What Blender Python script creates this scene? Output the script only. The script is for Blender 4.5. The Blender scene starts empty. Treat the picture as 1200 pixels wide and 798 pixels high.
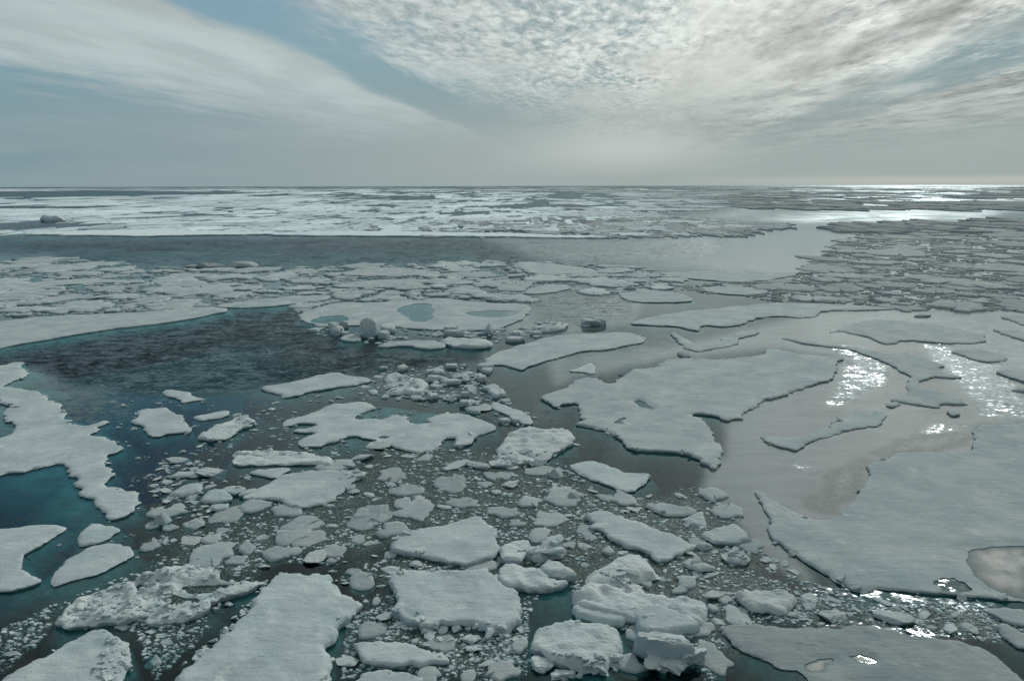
import bpy, math, random
import numpy as np
from mathutils import Vector, Matrix, geometry

random.seed(7)
rng = np.random.default_rng(11)
scene = bpy.context.scene
COL = scene.collection
PI = math.pi

# ------------------------------------------------------------------ camera
CAM_Z = 18.0
F_PX = 924.0                      # focal length in pixels of a 1200 px wide frame
PITCH = math.atan(181.0 / F_PX)
ROLL = -0.0022
fwd = Vector((0, math.cos(PITCH), -math.sin(PITCH)))
rt0 = Vector((1, 0, 0)); up0 = Vector((0, math.sin(PITCH), math.cos(PITCH)))
rt = rt0 * math.cos(ROLL) + up0 * math.sin(ROLL)
up = up0 * math.cos(ROLL) - rt0 * math.sin(ROLL)
cd = bpy.data.cameras.new("camera")
cam = bpy.data.objects.new("camera", cd)
COL.objects.link(cam)
cam.matrix_world = Matrix(((rt.x, up.x, -fwd.x, 0), (rt.y, up.y, -fwd.y, 0), (rt.z, up.z, -fwd.z, CAM_Z), (0, 0, 0, 1)))
cd.sensor_width = 36.0
cd.lens = 36.0 * F_PX / 1200.0
cd.clip_start = 0.5
cd.clip_end = 120000
scene.camera = cam
scene.view_settings.view_transform = 'Standard'
scene.view_settings.look = 'None'
scene.view_settings.exposure = 0
scene.view_settings.gamma = 1
scene.cycles.use_denoising = True
scene.cycles.max_bounces = 6
scene.cycles.diffuse_bounces = 2
scene.cycles.glossy_bounces = 2
scene.cycles.transparent_max_bounces = 10
scene.cycles.caustics_reflective = False
scene.cycles.caustics_refractive = False

_r = np.array(rt); _u = np.array(up); _f = np.array(fwd)


def ground(px, z=0.0):
    """pixels of the 1200x798 photograph -> points of the horizontal plane at height z (N x 2)"""
    px = np.atleast_2d(np.asarray(px, float))
    a = (px[:, 0] - 600.0) / F_PX
    b = (399.0 - px[:, 1]) / F_PX
    d = _f[None] + a[:, None] * _r[None] + b[:, None] * _u[None]
    dz = np.minimum(d[:, 2], -1e-4)
    t = (z - CAM_Z) / dz
    return np.stack([d[:, 0] * t, d[:, 1] * t], 1)


def to_px(P, z=0.0):
    P = np.atleast_2d(P)
    q = np.concatenate([P, np.full((len(P), 1), z - CAM_Z)], 1)
    w = np.maximum(q @ _f, 1e-3)
    return np.stack([600 + F_PX * (q @ _r) / w, 399 - F_PX * (q @ _u) / w], 1)


# ------------------------------------------------------------------ noise and polygons
def _h(ix, iy, s):
    n = (ix * 374761393 + iy * 668265263 + s * 974634777) & 0xffffffff
    n = ((n ^ (n >> 13)) * 1274126177) & 0xffffffff
    return ((n ^ (n >> 16)) & 0xffff) / 32767.5 - 1.0


def vnoise(P, s=0):
    x, y = P[:, 0], P[:, 1]
    ix = np.floor(x).astype(np.int64); iy = np.floor(y).astype(np.int64)
    fx = x - ix; fy = y - iy
    fx = fx * fx * fx * (fx * (fx * 6 - 15) + 10); fy = fy * fy * fy * (fy * (fy * 6 - 15) + 10)
    a = _h(ix, iy, s); b = _h(ix + 1, iy, s); c = _h(ix, iy + 1, s); d = _h(ix + 1, iy + 1, s)
    return (a + (b - a) * fx) * (1 - fy) + (c + (d - c) * fx) * fy


def fbm(P, s=0, o=4, g=0.5):
    r = np.zeros(len(P)); a = 1.0; f = 1.0
    for k in range(o):
        r += a * vnoise(P * f + 17.3 * k, s + k); a *= g; f *= 2.03
    return r


def area2(p):
    x, y = p[:, 0], p[:, 1]
    return float(np.sum(x * np.roll(y, -1) - np.roll(x, -1) * y))


def ccw(p):
    return p if area2(p) > 0 else p[::-1].copy()


def inside(P, poly):
    r = np.zeros(len(P), bool)
    x, y = P[:, 0], P[:, 1]
    q = np.roll(poly, -1, 0)
    for (x0, y0), (x1, y1) in zip(poly, q):
        if y0 == y1: continue
        c = (y0 > y) != (y1 > y)
        r ^= c & (x < (x1 - x0) * (y - y0) / (y1 - y0) + x0)
    return r


def edge_dist(P, loops):
    best = np.full(len(P), 1e9)
    for poly in loops:
        q = np.roll(poly, -1, 0)
        for a, b in zip(poly, q):
            v = b - a; L = v @ v
            if L < 1e-12: continue
            w = P - a
            t = np.clip((w @ v) / L, 0, 1)
            d = (w[:, 0] - t * v[0]) ** 2 + (w[:, 1] - t * v[1]) ** 2
            np.minimum(best, d, out=best)
    return np.sqrt(best)


def chaikin(p, n):
    for _ in range(n):
        q = np.roll(p, -1, 0)
        p = np.stack([p * .75 + q * .25, p * .25 + q * .75], 1).reshape(-1, 2)
    return p


def resample(p, ds):
    out = []
    q = np.roll(p, -1, 0)
    for a, b in zip(p, q):
        n = max(1, int(round(np.linalg.norm(b - a) / ds)))
        for k in range(n): out.append(a + (b - a) * k / n)
    return np.array(out)


def warp(p, amp, wl, s=0, o=4):
    return p + np.stack([fbm(p / wl, s, o, .6), fbm(p / wl, s + 50, o, .6)], 1) * amp


def vnormals(p, k=2):
    t = np.roll(p, -k, 0) - np.roll(p, k, 0)
    n = np.stack([t[:, 1], -t[:, 0]], 1)
    return n / np.maximum(np.linalg.norm(n, axis=1, keepdims=True), 1e-6)


def triangulate(loops, pts):
    """triangles of outer loop minus hole loops; returns verts (N x 2), faces"""
    vs = []; es = []
    for lp in loops:
        o = len(vs); n = len(lp)
        vs += [Vector((float(a), float(b))) for a, b in lp]
        es += [(o + i, o + (i + 1) % n) for i in range(n)]
    vs += [Vector((float(a), float(b))) for a, b in pts]
    v, e, f, ov, oe, of = geometry.delaunay_2d_cdt(vs, es, [], 0, 1e-5)
    V = np.array([(a.x, a.y) for a in v])
    F = np.array([t for t in f if len(t) == 3], int)
    c = V[F].mean(1)
    ok = inside(c, loops[0])
    for hl in loops[1:]: ok &= ~inside(c, hl)
    return V, F[ok]


def interior(loops, ds, margin):
    lo = loops[0].min(0); hi = loops[0].max(0)
    gx = np.arange(lo[0], hi[0], ds); gy = np.arange(lo[1], hi[1], ds * .87)
    X, Y = np.meshgrid(gx, gy)
    X = X + (np.arange(len(gy)) % 2)[:, None] * ds * .5
    P = np.stack([X.ravel(), Y.ravel()], 1)
    P += rng.uniform(-.22, .22, P.shape) * ds
    m = inside(P, loops[0])
    for hl in loops[1:]: m &= ~inside(P, hl)
    P = P[m]
    if len(P) == 0: return P
    d = edge_dist(P, loops)
    return P[d > margin]


# ------------------------------------------------------------------ mesh helpers
def mesh_from(name, V, F, mat, smooth=True, attrs=None):
    me = bpy.data.meshes.new(name)
    me.from_pydata([tuple(map(float, v)) for v in V], [], [tuple(int(i) for i in f) for f in F])
    me.update()
    if smooth: me.polygons.foreach_set('use_smooth', [True] * len(me.polygons))
    if attrs:
        for k, a in attrs.items():
            at_ = me.attributes.new(k, 'FLOAT', 'POINT')
            at_.data.foreach_set('value', np.asarray(a, np.float32))
    me.materials.append(mat)
    return me


def link(name, me, parent=None, loc=None):
    o = bpy.data.objects.new(name, me)
    COL.objects.link(o)
    if parent is not None: o.parent = parent
    if loc is not None: o.location = loc
    return o


def tag(o, label, cat, group=None, kind=None):
    if label: o['label'] = label
    if cat: o['category'] = cat
    if group: o['group'] = group
    if kind: o['kind'] = kind
    return o


# ------------------------------------------------------------------ node helpers
class NT:
    def __init__(self, tree): self.t = tree; tree.nodes.clear()

    def n(self, typ, **kw):
        nd = self.t.nodes.new(typ)
        for k, v in kw.items():
            if k == 'inp':
                for i, val in v.items(): self.put(nd.inputs[i], val)
            else: setattr(nd, k, v)
        return nd

    def put(self, sock, val):
        if isinstance(val, bpy.types.NodeSocket): self.t.links.new(val, sock)
        elif isinstance(val, bpy.types.Node): self.t.links.new(val.outputs[0], sock)
        else:
            if isinstance(val, (tuple, list)) and sock.type == 'RGBA' and len(val) == 3: val = (*val, 1)
            sock.default_value = val

    def m(self, op, a, b=0.0, c=0.0, clamp=False):
        nd = self.t.nodes.new('ShaderNodeMath'); nd.operation = op; nd.use_clamp = clamp
        self.put(nd.inputs[0], a); self.put(nd.inputs[1], b); self.put(nd.inputs[2], c)
        return nd.outputs[0]

    def mix(self, f, a, b, blend='MIX'):
        nd = self.t.nodes.new('ShaderNodeMix'); nd.data_type = 'RGBA'; nd.blend_type = blend
        self.put(nd.inputs[0], f); self.put(nd.inputs[6], a); self.put(nd.inputs[7], b)
        return nd.outputs[2]

    def noise(self, vec, scale, detail=3, rough=.5, dist=0.0):
        nd = self.n('ShaderNodeTexNoise', inp={'Scale': scale, 'Detail': detail, 'Roughness': rough, 'Distortion': dist})
        if vec is not None: self.put(nd.inputs['Vector'], vec)
        return nd.outputs[0]

    def ramp(self, fac, stops, interp='LINEAR'):
        nd = self.t.nodes.new('ShaderNodeValToRGB'); cr = nd.color_ramp; cr.interpolation = interp
        while len(cr.elements) < len(stops): cr.elements.new(.5)
        for el, (p, c) in zip(cr.elements, stops):
            el.position = p
            el.color = (c, c, c, 1) if isinstance(c, (int, float)) else (*c, 1)
        self.put(nd.inputs[0], fac)
        return nd.outputs[0]

    def rng(self, v, a, b, c=0.0, d=1.0):
        nd = self.t.nodes.new('ShaderNodeMapRange'); nd.interpolation_type = 'SMOOTHSTEP'
        for i, x in enumerate((v, a, b, c, d)): self.put(nd.inputs[i], x)
        return nd.outputs[0]


def material(name):
    m = bpy.data.materials.new(name); m.use_nodes = True
    return m, NT(m.node_tree)
# tuning
SUN_E = 1.5
SUN_ANGLE = 3.0
SKY_BLUE = .84
SKY_BACK = .72
CLOUD_LO = .44
CLOUD_HI = .43
WAVE = 1.3
# ------------------------------------------------------------------ light and sky
SUN_EL = math.radians(29.5)
SUN_AZ = math.radians(27.5)       # to the right of the view direction (+Y)
sun_dir = Vector((math.sin(SUN_AZ) * math.cos(SUN_EL), math.cos(SUN_AZ) * math.cos(SUN_EL), math.sin(SUN_EL)))
sl = bpy.data.lights.new("sun", 'SUN')
sl.energy = SUN_E
sl.angle = math.radians(SUN_ANGLE)
sl.color = (1.0, 0.97, 0.92)
so = bpy.data.objects.new("sun", sl); COL.objects.link(so)
so.rotation_euler = sun_dir.to_track_quat('Z', 'Y').to_euler()
so.location = (60, 120, 90)

world = bpy.data.worlds.new("World"); scene.world = world; world.use_nodes = True
w = NT(world.node_tree)
S = 0.1
tc = w.n('ShaderNodeTexCoord')
sky = w.n('ShaderNodeTexSky', sky_type='NISHITA', sun_disc=False, sun_elevation=SUN_EL, sun_rotation=SUN_AZ, altitude=10, air_density=1.0, dust_density=1.4, ozone_density=1.5)
skyc = w.n('ShaderNodeHueSaturation', inp={'Saturation': 1.25, 'Value': SKY_BLUE, 'Color': sky.outputs[0]}).outputs[0]
skyc = w.mix(1.0, skyc, (0.86, 1.0, .98), 'MULTIPLY')
skyc = w.mix(w.rng(w.n('ShaderNodeSeparateXYZ', inp={0: tc.outputs['Generated']}).outputs[2], .30, .02, 0, .85), skyc, (1.6, 2.85, 3.6))
D = tc.outputs['Generated']
sx = w.n('ShaderNodeSeparateXYZ', inp={0: D})
dx, dy, dz = sx.outputs
zc = w.m('MAXIMUM', dz, 0.0)
zz = w.m('ADD', zc, 0.006)
VA = math.radians(7.4)            # the cloud streets run away towards this bearing
lat = w.m('SUBTRACT', w.m('MULTIPLY', dx, math.cos(VA)), w.m('MULTIPLY', dy, math.sin(VA)))
lon = w.m('ADD', w.m('MULTIPLY', dx, math.sin(VA)), w.m('MULTIPLY', dy, math.cos(VA)))
u = w.m('DIVIDE', lat, zz)
v = w.m('DIVIDE', lon, zz)


def uv(su, sv, off=0.0):
    return w.n('ShaderNodeCombineXYZ', inp={0: w.m('MULTIPLY', u, su), 1: w.m('MULTIPLY', v, sv), 2: off}).outputs[0]


big = w.m('SUBTRACT', w.noise(uv(.55, .16, 3.1), 1, 4, .55), .5)
wisp = w.noise(uv(2.2, .55, 7.7), 1.0, 9, .64, .4)
mott = w.noise(uv(14.0, 5.0, 1.3), 1.0, 5, .62, .25)
mott2 = w.noise(uv(2.6, .8, 9.3), 1.0, 4, .55)
bend = w.m('SUBTRACT', w.noise(D, 3.4, 3, .5), .5)
uu = w.m('MULTIPLY', u, w.m('ADD', 1.0, w.m('MULTIPLY', bend, .55)))
uu = w.m('ADD', uu, w.m('MULTIPLY', big, .9))
uu = w.m('ADD', uu, w.m('MULTIPLY', w.m('SUBTRACT', wisp, .5), .8))
t = w.m('DIVIDE', w.m('ADD', uu, 10.0), 20.0, clamp=True)


def P_(u_): return (u_ + 10.0) / 20.0


cov = w.ramp(t, [(0, .45), (P_(-8), .30), (P_(-6.4), .12), (P_(-5.4), .34), (P_(-4.4), .80), (P_(-3.3), 1.0), (P_(-2.65), 1.05), (P_(-2.3), .12),
                 (P_(-1.9), .06), (P_(-1.6), .60), (P_(-1.0), .80), (P_(-.2), .74), (P_(.6), .95), (P_(1.5), .99), (P_(2.3), .88), (P_(2.7), .30),
                 (P_(3.3), .34), (P_(3.8), .95), (P_(6), .95), (1, .85)])
# fine break-up: strong on the mottled right half, faint on the smooth streak at the left
rt_m = w.m('MULTIPLY', w.rng(u, -2.2, -1.0), w.rng(w.noise(uv(.75, .24, 5.5), 1.0, 4, .55), .40, .58, .15, 1.15))
brk = w.m('ADD', w.m('MULTIPLY', w.m('SUBTRACT', wisp, .5), w.rng(u, -2.1, -1.5, 1.35, 1.5)), w.m('MULTIPLY', w.m('MULTIPLY', w.m('SUBTRACT', mott, .5), rt_m), 1.5))
cov = w.m('ADD', cov, brk, clamp=True)
# open blue patches low over the middle of the frame
pb = w.m('MULTIPLY', w.rng(u, -2.6, -1.9), w.rng(u, -.3, -1.1))
pb = w.m('MULTIPLY', pb, w.rng(zc, .14, .085))
cov = w.m('MULTIPLY', cov, w.m('SUBTRACT', 1.0, w.m('MULTIPLY', pb, .55)))
cov = w.rng(cov, .08, .95)
cov = w.mix(w.m('MULTIPLY', w.rng(zc, .105, .03), .85), cov, (.55, .55, .55))
cov = w.m('ADD', cov, 0.0)

# angle to the sun
vs_ = w.n('ShaderNodeVectorMath', operation='DOT_PRODUCT', inp={0: D, 1: tuple(sun_dir)}).outputs['Value']
near = w.m('POWER', w.m('MAXIMUM', vs_, 0.0), 4.0)
bright = w.m('ADD', w.rng(u, -2.0, -3.0, CLOUD_LO, CLOUD_LO + .07), w.m('MULTIPLY', near, CLOUD_HI))
thick = w.rng(w.m('ADD', mott2, w.m('MULTIPLY', big, .6)), .35, .72)
grey_r = w.m('MULTIPLY', w.rng(u, .2, 2.2), w.rng(u, 9.0, 4.0))
shade = w.m('SUBTRACT', 1.0, w.m('MULTIPLY', thick, w.m('ADD', .15, w.m('MULTIPLY', grey_r, .48))))
shade = w.m('ADD', shade, w.m('MULTIPLY', w.m('MULTIPLY', w.m('SUBTRACT', mott, .5), rt_m), 1.15))
strk_ = w.noise(uv(1.5, .13, 2.2), 1.0, 4, .55)
shade = w.m('MULTIPLY', shade, w.m('ADD', 1.0, w.m('MULTIPLY', w.m('MULTIPLY', w.m('SUBTRACT', strk_, .52), grey_r), 1.5)))
bright = w.m('MULTIPLY', bright, shade)
bright = w.m('MULTIPLY', bright, w.rng(dy, -.5, .45, SKY_BACK, 1.0))
skyc = w.n('ShaderNodeVectorMath', operation='SCALE', inp={0: w.mix(w.m('MINIMUM', w.m('MULTIPLY', near, 1.6), .9), skyc, (2.0, 3.0, 3.3)), 3: 1.0}).outputs[0]
ccol = w.mix(w.rng(u, -3.5, 1.0), (.84, .99, 1.0), (.95, 1.0, .95))
ccol = w.n('ShaderNodeVectorMath', operation='SCALE', inp={0: ccol, 3: w.m('DIVIDE', bright, S)}).outputs[0]
col = w.mix(cov, skyc, ccol)
# low fog bank along the horizon, brighter towards the gap right of centre
dl = w.m('DIVIDE', dx, w.m('MAXIMUM', dy, .05))
fogn = w.noise(w.n('ShaderNodeCombineXYZ', inp={0: w.m('MULTIPLY', dl, 4.0), 1: w.m('MULTIPLY', dz, 42.0), 2: 0.4}).outputs[0], 1.0, 4, .5)
fogb = w.rng(dl, -.75, .15, 0.0, 1.0)
fogc = w.mix(fogb, (2.0, 3.05, 3.4), (3.5, 4.05, 3.95))
spot = w.m('MULTIPLY', w.rng(w.m('ABSOLUTE', w.m('SUBTRACT', dl, .14)), .20, .0), w.rng(w.m('ABSOLUTE', w.m('SUBTRACT', dz, .046)), .042, .0))
strip = w.m('MULTIPLY', w.rng(w.m('ABSOLUTE', w.m('SUBTRACT', dz, .005)), .008, .0), w.rng(dl, .12, .5, 0, .40))
fogc = w.mix(w.rng(fogn, .35, .75, 0, .20), fogc, (4.2, 4.5, 4.35))
fogc = w.mix(w.m('MULTIPLY', spot, .75), fogc, (5.7, 6.1, 5.8))
fogc = w.mix(strip, fogc, (6.4, 6.2, 5.5))
fmask = w.m('MULTIPLY', w.rng(w.m('ADD', dz, w.m('MULTIPLY', w.m('SUBTRACT', fogn, .5), .04)), .15, .022), .94)
col = w.mix(fmask, col, fogc)
bgd = w.n('ShaderNodeBackground', inp={0: col, 1: S})
w.n('ShaderNodeOutputWorld', inp={0: bgd})

# ------------------------------------------------------------------ materials
# ice and snow: grey-white melting snow above the water, teal that darkens with depth below it
def ice_material(name, a, b, bump=.5):
    m, k = material(name)
    g = k.n('ShaderNodeNewGeometry')
    pos = g.outputs['Position']
    sep = k.n('ShaderNodeSeparateXYZ', inp={0: pos})
    z = sep.outputs[2]
    nz = k.n('ShaderNodeSeparateXYZ', inp={0: g.outputs['Normal']}).outputs[2]
    n1 = k.noise(pos, .35, 5, .6)
    n2 = k.noise(pos, 3.2, 5, .62)
    strk = k.noise(k.n('ShaderNodeMapping', vector_type='POINT', inp={0: pos, 2: (0, 0, .35), 3: (.55, 2.6, 1.0)}).outputs[0], 1.1, 4, .6)
    c = k.mix(k.rng(n1, .3, .72), a, b)
    c = k.mix(k.rng(n2, .55, .8, 0, .35), c, tuple(x * .72 for x in a))
    dash = k.noise(k.n('ShaderNodeMapping', vector_type='POINT', inp={0: pos, 2: (0, 0, -.2), 3: (.9, 4.2, 1.0)}).outputs[0], 1.6, 3, .55)
    gate = k.rng(k.noise(pos, .22, 2, .5), .45, .62)
    c = k.mix(k.m('MULTIPLY', k.rng(dash, .62, .72), k.m('MULTIPLY', gate, .75)), c, (.20, .265, .285))
    c = k.mix(k.m('MULTIPLY', k.rng(k.m('ADD', k.noise(pos, .40, 6, .68, .6), k.m('MULTIPLY', k.m('SUBTRACT', k.noise(pos, .09, 3, .5), .5), .5)), .52, .72), .6), c, (.30, .42, .45))
    c = k.mix(k.rng(k.noise(pos, .8, 5, .65, .3), .58, .70, 0, .5), c, (.66, .71, .71))
    c = k.mix(k.rng(strk, .56, .78, 0, .26), c, (a[0] * .72, a[1] * .80, a[2] * .84))
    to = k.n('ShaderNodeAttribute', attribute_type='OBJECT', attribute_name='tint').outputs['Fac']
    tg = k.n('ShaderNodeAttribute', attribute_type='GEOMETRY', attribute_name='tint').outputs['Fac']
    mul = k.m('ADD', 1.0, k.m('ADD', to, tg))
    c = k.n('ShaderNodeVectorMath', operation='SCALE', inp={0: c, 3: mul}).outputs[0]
    # bare ice shows on the steep broken sides, wetter towards the waterline
    side = k.rng(nz, .80, .25, 0, .62)
    c = k.mix(side, c, (.40, .55, .61))
    wet = k.m('MULTIPLY', k.rng(z, .05, .0), k.rng(z, -.25, -.02))
    c = k.mix(k.m('MULTIPLY', wet, .75), c, (.13, .27, .30))
    dep = k.m('POWER', 2.718, k.m('MULTIPLY', z, 2.1))  # light absorbed by the water, painted into the ice colour by depth
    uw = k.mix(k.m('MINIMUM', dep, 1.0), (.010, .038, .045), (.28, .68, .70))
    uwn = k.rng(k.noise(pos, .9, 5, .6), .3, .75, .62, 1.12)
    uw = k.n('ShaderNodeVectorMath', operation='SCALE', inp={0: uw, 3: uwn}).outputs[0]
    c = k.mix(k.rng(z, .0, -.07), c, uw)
    bh = k.m('ADD', k.m('MULTIPLY', n2, .5), k.m('ADD', k.m('MULTIPLY', k.noise(pos, 11, 4, .65), .22), k.m('MULTIPLY', strk, .55)))
    bm = k.n('ShaderNodeBump', inp={'Strength': bump, 'Distance': .22, 'Height': bh})
    p = k.n('ShaderNodeBsdfPrincipled', inp={'Base Color': c, 'Roughness': .85, 'Normal': bm})
    p.inputs['Specular IOR Level'].default_value = .08
    k.n('ShaderNodeOutputMaterial', inp={0: p})
    return m


ICE = ice_material("sea_ice_snow", (.36, .44, .46), (.49, .565, .575))
ICE_ROUGH = ice_material("broken_ice", (.45, .535, .55), (.60, .675, .68), .9)


def water_material(name, rough, bumpd, tint=(.62, .88, .89), attr=True):
    m, k = material(name)
    g = k.n('ShaderNodeNewGeometry'); pos = g.outputs['Position']
    rip = k.n('ShaderNodeAttribute', attribute_type='GEOMETRY', attribute_name='ripple').outputs['Fac'] if attr else 0.0
    gre = k.n('ShaderNodeAttribute', attribute_type='GEOMETRY', attribute_name='grease_glow').outputs['Fac'] if attr else 0.0
    chp = k.n('ShaderNodeAttribute', attribute_type='GEOMETRY', attribute_name='chop').outputs['Fac'] if attr else 0.0
    mp = k.n('ShaderNodeMapping', inp={0: pos, 2: (0, 0, .25), 3: (.55, .80, 1)}).outputs[0]
    gust = k.rng(k.noise(pos, .05, 4, .6), .36, .64, .55, 1.15)

    def slopes(sc, vec, det, amt):
        nn = k.n('ShaderNodeTexNoise', inp={'Vector': vec, 'Scale': sc, 'Detail': det, 'Roughness': .55}).outputs['Color']
        o_ = k.n('ShaderNodeVectorMath', operation='SUBTRACT', inp={0: nn, 1: (.5, .5, .5)}).outputs[0]
        return k.n('ShaderNodeVectorMath', operation='SCALE', inp={0: o_, 3: amt}).outputs[0]

    lng = k.n('ShaderNodeMapping', inp={0: pos, 2: (0, 0, .15), 3: (.22, .10, 1)}).outputs[0]
    wv = k.m('MULTIPLY', k.m('MULTIPLY', rip, gust), WAVE)
    sl_ = k.n('ShaderNodeVectorMath', operation='ADD', inp={0: slopes(.95, mp, 3, k.m('ADD', bumpd, k.m('MULTIPLY', wv, .75))), 1: slopes(1.0, lng, 3, k.m('MULTIPLY', wv, .30))}).outputs[0]
    sl_ = k.n('ShaderNodeVectorMath', operation='ADD', inp={0: sl_, 1: slopes(4.2, mp, 2, k.m('ADD', bumpd, k.m('MULTIPLY', wv, .9)))}).outputs[0]
    sl_ = k.n('ShaderNodeVectorMath', operation='MULTIPLY', inp={0: sl_, 1: (1, 1, 0)}).outputs[0]
    bm = k.n('ShaderNodeVectorMath', operation='NORMALIZE', inp={0: k.n('ShaderNodeVectorMath', operation='ADD', inp={0: sl_, 1: (0, 0, 1)}).outputs[0]}).outputs[0]
    fr = k.n('ShaderNodeFresnel', inp={0: 1.333, 1: bm})
    gl = k.n('ShaderNodeBsdfGlossy', inp={'Color': k.mix(k.m('MINIMUM', rip, 1.0), (.85, .97, 1.0), (.78, .93, .98)), 'Roughness': k.m('ADD', k.m('ADD', rough, k.m('MULTIPLY', rip, .21)), k.m('MULTIPLY', k.m('MULTIPLY', chp, gust), .17)), 'Normal': bm})
    tr = k.n('ShaderNodeBsdfTransparent', inp={0: tint})
    grc = k.mix(k.rng(k.noise(k.n('ShaderNodeMapping', inp={0: pos, 3: (.5, 1.4, 1)}).outputs[0], .30, 5, .62, .8), .3, .7), (.165, .208, .208), (.258, .306, .304))  # grease ice, with the sun and sky glow on the water painted in
    gd = k.n('ShaderNodeBsdfPrincipled', inp={'Base Color': grc, 'Roughness': .6, 'Normal': bm})
    gd.inputs['Specular IOR Level'].default_value = .15
    und = k.n('ShaderNodeMixShader', inp={0: k.m('MULTIPLY', gre, .70), 1: tr, 2: gd})
    mx = k.n('ShaderNodeMixShader', inp={0: k.m('MULTIPLY', fr, k.m('SUBTRACT', .92, k.m('MULTIPLY', rip, .45))), 1: und, 2: gl})
    k.n('ShaderNodeOutputMaterial', inp={0: mx})
    return m


WATER = water_material("sea_water", .05, .03)
PUDDLE = water_material("melt_water", .10, .45, (.6, .75, .75), False)

mdeep, k = material("dark_deep_water")
pos = k.n('ShaderNodeNewGeometry').outputs['Position']
dc = k.mix(k.noise(pos, .04, 3), (.022, .072, .082), (.030, .092, .10))
k.n('ShaderNodeOutputMaterial', inp={0: k.n('ShaderNodeBsdfDiffuse', inp={0: dc})})
DEEP = mdeep


def film_material(name, ca, cb, scale, lo, hi, amax, rough, stretch=(1, 1, 1)):
    m, k = material(name)
    pos = k.n('ShaderNodeNewGeometry').outputs['Position']
    fade = k.n('ShaderNodeAttribute', attribute_type='GEOMETRY', attribute_name='fade').outputs['Fac']
    mp = k.n('ShaderNodeMapping', inp={0: pos, 3: stretch}).outputs[0]
    grain = k.n('ShaderNodeTexVoronoi', inp={'Vector': mp, 'Scale': scale}).outputs['Distance']
    n = k.noise(mp, scale * .16, 6, .66, .5)
    n3 = k.noise(mp, scale * .9, 3, .6)
    al = k.rng(k.m('ADD', k.m('MULTIPLY', n, .75), k.m('MULTIPLY', n3, .35)), lo, hi, 0, amax)
    al = k.m('MULTIPLY', al, fade)
    c = k.mix(k.rng(grain, .15, .6), cb, ca)
    c = k.mix(k.rng(n3, .4, .75), c, cb)
    bm = k.n('ShaderNodeBump', inp={'Strength': .9, 'Distance': .06, 'Height': k.m('ADD', k.m('MULTIPLY', grain, -.6), n3)})
    p = k.n('ShaderNodeBsdfPrincipled', inp={'Base Color': c, 'Roughness': rough, 'Normal': bm})
    p.inputs['Specular IOR Level'].default_value = .18
    tr = k.n('ShaderNodeBsdfTransparent')
    k.n('ShaderNodeOutputMaterial', inp={0: k.n('ShaderNodeMixShader', inp={0: al, 1: tr, 2: p})})
    return m


SLUSH = film_material("brown_grey_slush", (.046, .086, .082), (.165, .236, .228), 7.0, .30, .64, .82, .55)
SKIM = film_material("thin_skim_ice", (.215, .265, .26), (.325, .375, .365), 5.5, .10, .50, .85, .6, (.5, 1.0, 1))
PONDICE = film_material("refrozen_pond_skin", (.185, .225, .218), (.275, .315, .305), .8, .0, .3, .92, .5)
# ------------------------------------------------------------------ the floes, one entry each
# (name, label, short name, freeboard m, rim width m, roughness m, smooth, outline, options) - outlines are ground points read off the photograph
FL = []


def floe(label, short, h, e, rough, sm, poly, **kw): FL.append(dict(label=label, short=short, h=h, e=e, rough=rough, sm=sm, poly=poly, **kw))


# --- foreground
floe("thick white floe tapering left, beyond the square crumbly floe", "tapered thick floe", .42, .14, .05, 0,
     [(454.5,640),(468,629),(490,619),(540,610),(561,602.5),(572,612),(582,624),(587,639),(577,651),(550,656),(543,659),(515,654),(485,648),(463,645)],
     rub=[[(455,640),(462,622),(482,617),(488,622),(466,632)], 14, .5])
floe("square thick floe with a crumbling near edge, bottom centre", "square crumbly floe", .55, .22, .07, 0,
     [(462,671),(487,671),(525,668),(563,666),(575,672),(588,680),(604,690),(611,702),(611,724),(598,734),(575,735),(560,733),(545,727),(522,726),(510,734),(490,730),(470,726),(464,718),(458,714),(468,700),(460,685)],
     jit=.30, rub=[[(462,712),(490,716),(520,722),(550,725),(600,730),(606,742),(550,748),(520,742),(500,750),(466,736)], 42, .62])
floe("large smooth floe at the bottom edge, rubble along its left rim", "large bottom floe", .50, .3, .06, 1,
     [(320,669),(352,668),(385,669),(387,678),(408,700),(426,703),(418,722),(393,730),(398,740),(380,757),(388,790),(395,822),(180,826),(198,795),(225,770),(260,745),(285,720),(300,697),(312,684)],
     rub=[[(318,670),(300,697),(283,718),(255,744),(222,768),(214,768),(270,722),(290,690),(310,672)], 46, .34])
floe("lens-shaped floe pointing right, in front of the square crumbly floe", "lens floe", .34, .15, .06, 0,
     [(410,752),(420,749),(450,750),(470,751),(492,755),(512,763),(527,772),(525,776),(505,779),(470,778),(430,777),(420,766)])
floe("small floe cut by the bottom edge, just below the lens-shaped one", "cut-off small floe", .34, .2, .06, 0,
     [(417,790),(425,784),(450,783),(475,784),(486,791),(495,799),(500,816),(408,816)])
floe("rounded floe in the bottom left corner, its right side lumpy", "corner floe", .36, .3, .06, 1,
     [(-14,802),(0,792),(37,772),(82,750),(105,735),(125,734),(145,748),(158,763),(155,780),(142,800),(140,822),(-14,824)],
     rub=[[(128,742),(152,758),(154,778),(138,796),(110,790),(105,770),(118,768)], 60, .30])
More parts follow.
